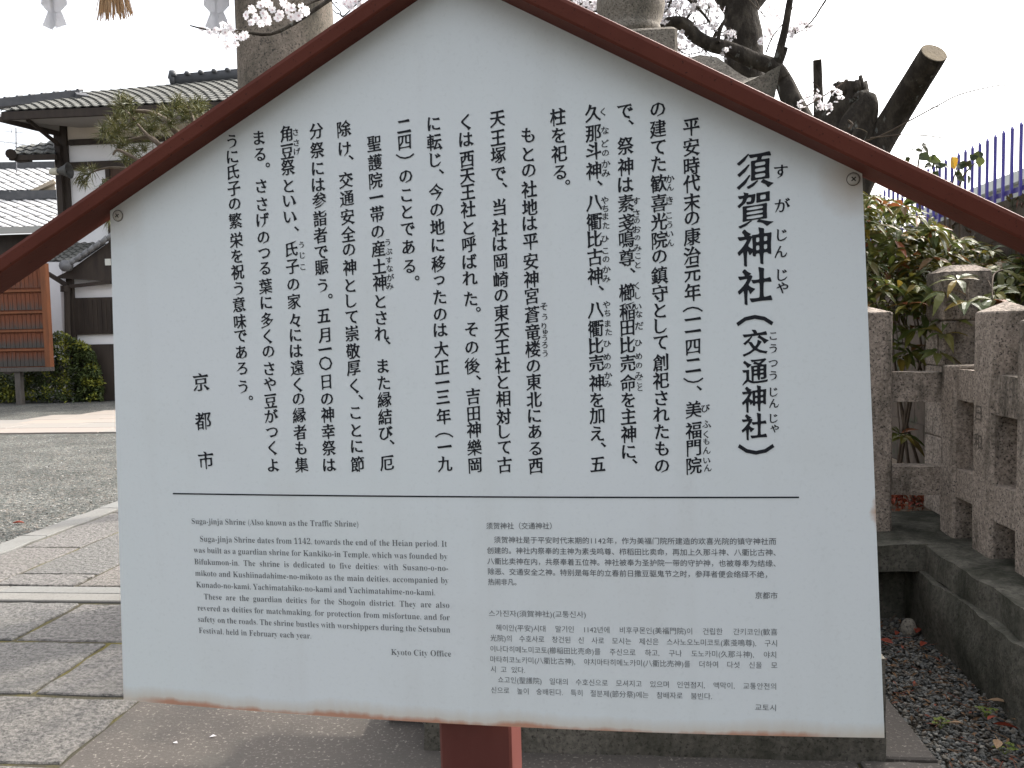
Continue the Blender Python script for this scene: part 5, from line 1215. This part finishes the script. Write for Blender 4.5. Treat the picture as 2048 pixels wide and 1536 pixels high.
q = MB(); q.box(x0-.14, x1+.14, -.06, .1, Z(743), Z(735)); q.build("bottom_rail", M_grey, t)
rows = [(735, 702), (698, 664), (660, 627), (622, 584), (578, 530)]; M_sl = weathered_slats([(Z(a-2), Z(b_+2)) for a, b_ in rows])
for k, (a, b_) in enumerate(rows):
    q = MB(); q.box(x0, x1, -.03, .028, Z(b_-4), Z(b_)); q.build("shelf_rail", M_frame, t)
    q = MB(); w = .115; n_ = int((x1-x0)/w)
    for i in range(n_): q.box(x0+i*w+.006, x0+(i+1)*w-.006, .004+rnd.uniform(0, .01), .0285, Z(a-2), Z(b_+2)-rnd.uniform(0, .03))
    q.build("name_slats", M_sl, t)
    if False:
        q = MB()
        for i in range(n_):
            h = (Z(b_)-Z(a))*(.75, .6, .38, .22)[k]*rnd.uniform(.6, 1.15); q.box(x0+i*w+.008, x0+(i+1)*w-.008, -.004, .003, Z(a-2), Z(a-2)+h)
        q.build("weathered_foot", M_grey, t)
q = MB(); q.box(P5(30, 770).x-kb.x, P5(41, 770).x-kb.x, 0, .13, -.05, Z(735)); q.build("leg", M_grey, t)
q = MB(); q.box(P5(-140, 770).x-kb.x, P5(-129, 770).x-kb.x, 0, .13, -.05, Z(735)); q.build("leg", M_grey, t)

# ------------------------------------------------------------------ clipped hedge shrub
hc = Vector((P5(110, 740, 20.2).x, 20.3, 0)); t = empty("evergreen_bush", hc, "dense dark green bush with yellowish tips before the plastered house", "bush")
lm = MB(); sk = 20.2/1600
for i in range(15000):
    px = rnd.uniform(-60, 206); u = rnd.random()
    top = 672+8*math.sin(px*.09)+(0 if px < 150 else (px-150)**2*.030)+(0 if px > 96 else min(72, (96-px)*1.6))
    py = top+(802-top)*rnd.random()**1.15; y = 20.2+rnd.uniform(-.9, .9)*(1-.3*u); 
    if rnd.random() < .7: y = 19.55+rnd.uniform(0, .3)+.003*abs(px-100)+.35*noise.noise(Vector((px*.05, py*.05, 0)))
    p = P5(px, py, y)-hc
    if p.z < .0: continue
    tip = 1 if (noise.noise(Vector((px*.035, py*.04, 5)))+rnd.uniform(-.25, .25)) > .20 else 0
    lm.cm = tip; leaf(lm, p, rv()+Vector((0, -.6, .4)), Vector((0, -.5, 1))+rv(.4), rnd.uniform(.06, .11), rnd.uniform(.035, .055), .2, .1, 1)
lm.build("foliage", [island("dark_bush_leaves", [(.03, .045, .016), (.05, .07, .02), (.075, .095, .024)], rough=.5, transl=.2), island("yellow_tip_leaves", [(.19, .21, .03), (.27, .26, .038), (.13, .16, .03)], rough=.5, transl=.3)], t)
q = MB(); 
for k in range(6): limb(q, [hc+Vector((rnd.uniform(-1, 1), .3, 0)), hc+Vector((rnd.uniform(-1, 1), .2, .9))], .04, .02, hc, 6, .1, 3)
q.build("stems", M_twig, t)
# ------------------------------------------------------------------ pine beside the sign: needles in tufts
D3 = 7.5; foot = Vector((at(430, 600, D3).x, at(430, 600, D3).y, 0)); o = foot
t = empty("pine_tree", foot, "pine tree with long needles reaching out beyond the left roof beam", "tree")
mb = MB(); nd = MB()
limb(mb, [foot-Vector((0, 0, .1)), foot+Vector((.1, 0, 1.2))]+path_at([(440, 420, D3), (400, 330, D3), (420, 262, D3)]), .15, .06, o, 14, .25)
BR = [([(410, 340, D3), (352, 262, D3-.1), (330, 240, D3-.1), (300, 225, D3-.1), (262, 222, D3-.1)], .04, .012), ([(410, 340, D3), (340, 302, D3-.2), (300, 275, D3-.2), (275, 248, D3-.2)], .03, .010), ([(400, 345, D3), (330, 300, D3), (300, 275, D3), (262, 280, D3), (236, 286, D3), (214, 278, D3)], .03, .008), ([(400, 350, D3), (300, 330, D3-.2), (262, 312, D3-.2), (236, 300, D3-.2), (226, 310, D3-.2)], .022, .009), ([(400, 380, D3), (290, 345, D3), (225, 335, D3), (190, 342, D3), (176, 350, D3)], .018, .005), ([(420, 300, D3), (392, 262, D3), (384, 232, D3), (376, 212, D3)], .03, .010), ([(400, 390, D3), (300, 370, D3), (214, 372, D3)], .014, .004), ([(420, 300, D3), (395, 236, D3+.2), (370, 222, D3+.2), (350, 226, D3+.2)], .02, .008), ([(270, 240, D3), (244, 212, D3), (240, 195, D3)], .012, .006), ([(400, 400, D3), (300, 415, D3), (215, 440, D3)], .014, .004)]
for pts, a, b_ in BR: limb(mb, path_at(pts), a, b_, o, 8, .25, 5)
mb.build("branches", mat("pine_bark", (.11, .085, .065), (.17, .14, .11), scale=14, rough=.95, bump=.8, bscale=50), t, True)
def tuft(x, y, d, n_, L_, dirx=0, diry=1):
    c = at(x, y, d)-o; ax = (CR*dirx+CU*diry)*.8
    for k in range(int(n_*1.5)):
        v = (rv()+ax*1.6).normalized(); e = c+v*L_*rnd.uniform(.7, 1.15)-Vector((0, 0, .02)); s_ = v.cross(rv()).normalized()*.0024
        b0 = c+rv(.012); nd.add([b0-s_, b0+s_, (b0+e)/2+s_*1.1+Vector((0, 0, .006)), e, (b0+e)/2-s_*1.1+Vector((0, 0, .006))], [(0, 1, 2, 4), (4, 2, 3)])
for x, y in ((245, 215), (238, 225), (230, 238), (224, 248), (252, 238), (246, 258), (262, 250), (210, 270), (222, 276), (206, 262), (238, 282), (250, 290), (232, 268), (278, 236), (266, 226), (258, 205), (240, 200), (284, 258), (270, 268), (300, 250), (312, 258), (322, 240), (332, 224), (345, 232), (350, 215), (362, 228), (374, 216), (386, 222), (392, 208), (340, 250), (326, 262), (300, 262), (366, 240), (380, 236), (400, 224), (252, 310), (262, 318), (246, 322), (272, 302), (290, 300), (236, 296), (312, 236), (404, 210), (306, 282), (356, 204)):
    tuft(x, y, D3+rnd.uniform(-.3, .3), 44, .13, rnd.uniform(-.6, .6), rnd.uniform(.2, 1))
for x, y, dx, dy in ((178, 350, -.9, -.1), (170, 342, -.9, .5), (162, 352, -.4, -1), (172, 362, -.3, -1), (184, 340, -.2, .8), (208, 360, .3, -.8), (206, 372, -.2, -1), (218, 438, -.5, -.8), (212, 430, -.8, .2)):
    tuft(x, y, D3, 26, .11, dx, dy)
nd.build("needles", island("pine_needles", [(.055, .065, .02), (.085, .09, .03), (.12, .105, .035), (.065, .08, .025)], rough=.5, transl=.2), t)
# ------------------------------------------------------------------ small things: fallen leaves, stone, seedlings
M_red = island("dead_leaves", [(.26, .035, .022), (.30, .09, .035), (.20, .028, .02), (.24, .12, .06)], rough=.6, transl=.15, noise_mix=.4, nscale=40, dark=(.09, .025, .015))
M_pale = island("pale_dead_leaf", [(.26, .17, .10), (.30, .2, .12)], rough=.7, transl=.15)
LV = [(1772, 1284, .07, 0, "red fallen leaf peeping out beside the sign's right edge"), (1793, 1268, .055, 0, "dark red fallen leaf left of the pale cobble"), (1835, 1262, .08, 0, "curled red leaf lying right of the pale cobble"), (1846, 1290, .07, 0, "brownish red leaf on the pebbles below the pale cobble"), (1995, 1405, .075, 1, "tan fallen leaf lying on its own by the foundation wall"), (1985, 1438, .06, 0, "small bright red leaf beside the green seedling"), (2012, 1455, .085, 0, "longest red leaf, near the right edge of the pebbles"), (1912, 1448, .05, 1, "small tan leaf next to the yellow green weed"), (1995, 1490, .075, 1, "pale curled leaf with a long stalk at the bottom right")]
for i, (x, y, s_, k, lab) in enumerate(LV):
    p = gnd(x, y, .03); m_ = MB(); a = rnd.random()*6.28
    leaf(m_, Vector((-s_*.5*math.cos(a), -s_*.5*math.sin(a), .004)), Vector((math.cos(a), math.sin(a), .12)), Vector((rnd.gauss(0, .3), rnd.gauss(0, .3), 1)), s_, s_*.42, .12, .22)
    if k: m_.tube([(s_*.4*math.cos(a), s_*.4*math.sin(a), .004), (s_*.9*math.cos(a+.2), s_*.9*math.sin(a+.2), .006)], .0012, 4)
    ob = m_.build("fallen_leaf", M_pale if k else M_red); ob.location = p; tag(ob, lab, "leaf", "fallen leaves on the pebbles")
p = gnd(33, 1043); m_ = MB(); leaf(m_, Vector((-.04, 0, .0)), Vector((1, .2, .1)), Vector((.2, .1, 1)), .10, .05, .1, .3); ob = m_.build("fallen_leaf", M_red); ob.location = p-Vector((0, 0, .015)); tag(ob, "lone red leaf on the grey gravel left of the path", "leaf")
p = gnd(425, 1476); m_ = MB(); leaf(m_, Vector((-.012, 0, .004)), Vector((1, .3, .1)), Vector((0, 0, 1)), .026, .018, .05, .2, 1); ob = m_.build("fallen_petal", M_petal); ob.location = p; tag(ob, "single white cherry petal on the worn paving below the sign", "petal", "petals on the paving")
p = gnd(352, 1487); m_ = MB(); leaf(m_, Vector((-.012, 0, .004)), Vector((1, -.3, .1)), Vector((0, 0, 1)), .024, .016, .05, .2, 1); ob = m_.build("fallen_petal", M_petal); ob.location = p; tag(ob, "smaller white cherry petal near the mossy joint of the worn paving", "petal", "petals on the paving")
m_ = MB(); m_.lathe([(.02, -.02), (.040, -.005), (.047, .012), (.040, .032), (.030, .055), (.018, .068), (.006, .07)], 14)
m_.v = [(x*(1+.35*noise.noise(Vector((x*18, y*18, z*18)))), y*(.8+.4*noise.noise(Vector((y*18, z*18, x*18+4)))), z) for x, y, z in m_.v]; ob = m_.build("cobble", granite("pale_cobble", (.26, .235, .19), (.17, .155, .13), stain=.6), None, True); ob.location = gnd(1818, 1266, .01); tag(ob, "pale rounded cobble lying against the foot of the foundation wall", "stone")
M_weed = island("weed_leaves", [(.16, .19, .03), (.12, .17, .03)], rough=.5, transl=.35)
for x, y, lab in ((1882, 1452, "yellow green clover seedling in the middle of the pebbles"), (2010, 1503, "green clover seedling near the bottom right corner"), (1972, 1430, "tiny dark green seedling at the foundation wall")):
    m_ = MB()
    for k in range(7):
        a = k*.9+rnd.random(); q = Vector((math.cos(a)*rnd.uniform(.01, .035), math.sin(a)*rnd.uniform(.01, .03), .012+rnd.random()*.012))
        for j in range(3): b_ = a+j*2.09; leaf(m_, q, Vector((math.cos(b_), math.sin(b_), .2)), Vector((0, 0, 1)), .014, .013, .1, .05, 1)
        m_.tube([(0, 0, -.01), q], .0008, 4, False)
    ob = m_.build("seedling", M_weed); ob.location = gnd(x, y, .012); tag(ob, lab, "weed", "seedlings in the pebbles")
m_ = MB()
for i in range(330):
    x = rnd.uniform(1.18, 1.58); y = rnd.uniform(2.5, 4.2); p = Vector((x, y, .015+max(0, (y-3.4)*.02)))
    if rnd.random() < .7: leaf(m_, p, rv()*Vector((1, 1, .25)), Vector((0, 0, 1))+rv(.4), rnd.uniform(.015, .04), rnd.uniform(.006, .014), .15, .2, 1)
    else: a = rnd.random()*6.28; m_.tube([p, p+Vector((math.cos(a), math.sin(a), .1))*rnd.uniform(.03, .09)], .0011, 4)
tag(m_.build("leaf_debris", island("dry_debris", [(.10, .06, .03), (.16, .085, .04), (.07, .045, .025), (.20, .05, .03)], rough=.8)), "bits of dry leaf and twig strewn over the pebbles beside the foundation wall", kind='stuff')
# dead twigs and leaf litter glimpsed through the fence
m_ = MB()
for i in range(420):
    p = gnd(rnd.uniform(1745, 1885), rnd.uniform(985, 1030), .30)+Vector((0, 0, rnd.random()*.12)); leaf(m_, p, rv(), Vector((0, 0, 1))+rv(.5), rnd.uniform(.03, .07), rnd.uniform(.015, .03), .2, .2, 1)
tag(m_.build("leaf_litter", M_red), "brown dead leaf litter heaped behind the stone fence", kind='stuff')
m_ = MB(); m_.add([(1.2, 4.8, .305), (2.7, 4.8, .305), (2.7, 8, .305), (1.2, 8, .305)], [(0, 1, 2, 3)]); tag(m_.build("garden_soil", mat("dry_soil", (.20, .155, .11), (.12, .095, .07), scale=6, rough=1, bump=.6, bscale=60, world=True)), kind='structure')
# ------------------------------------------------------------------ unseen hall and trees added behind the viewer to block sky light
t = empty("sky_block_hall", (-2, -21, 0), "dark timber hall with a broad roof, added unseen behind the viewer to block sky light", "building")
M_hallroof = mat("dark_copper_roof", (.06, .07, .06), (.045, .05, .045), scale=2, rough=.7)
q = MB(); q.box(-9, 13, -6, 0, .6, 4.6); q.build("wall", M_timber, t)
q = MB(); q.bbox(-10, 14, -7, 1.2, 0, .6, .05); q.build("stone_floor", M_wallst, t)
q = MB()
for k in range(9): q.box(-9.4+k*2.78, -9.1+k*2.78, .55, .85, .6, 4.4)
q.build("veranda_posts", M_timber, t)
q = MB(); q.hexa([(-11.5, -8.5, 4.6), (15.5, -8.5, 4.6), (15.5, 2.4, 4.6), (-11.5, 2.4, 4.6), (-8, -3.4, 9.2), (12, -3.4, 9.2), (12, -2.8, 9.2), (-8, -2.8, 9.2)]); q.build("roof", M_hallroof, t)
M_dleaf = island("shade_tree_leaves", [(.02, .035, .012), (.035, .055, .018), (.05, .07, .02)], rough=.5, transl=.2)
def big_tree(x, y, h, r, label):  # unseen tree, its crown added to cut the light from the sky
    t = empty("added_shade_tree", (x, y, 0), label, "tree"); q = MB(); o = Vector((x, y, 0))
    limb(q, [o, o+Vector((.1, 0, h*.3)), o+Vector((0, .1, h*.6))], .35, .16, o, 14, .2)
    for k in range(7): a = k*.9; limb(q, [o+Vector((0, 0, h*.35)), o+Vector((math.cos(a)*r*.4, math.sin(a)*r*.4, h*.55)), o+Vector((math.cos(a)*r*.8, math.sin(a)*r*.8, h*.7))], .12, .03, o, 8, .1)
    q.build("trunk", M_bark, t, True); lm = MB()
    for i in range(2600):
        v = rv().normalized()*(rnd.random()**.4); p = Vector((v.x*r, v.y*r, h*.66+v.z*h*.34)); p += Vector((noise.noise(p*.8), noise.noise(p*.8+Vector((9, 0, 0))), 0))*.9
        leaf(lm, p, rv(), Vector((0, 0, 1))+rv(.5), rnd.uniform(.3, .5), rnd.uniform(.16, .26), .3, .1, 1)
    lm.build("crown", M_dleaf, t)
big_tree(6.2, -1.8, 7.0, 2.7, "dense tree added unseen to the right behind the viewer to shade the fence")
big_tree(-13, -10.5, 8, 3.0, "dense tree added unseen to the left behind the viewer to block sky light")
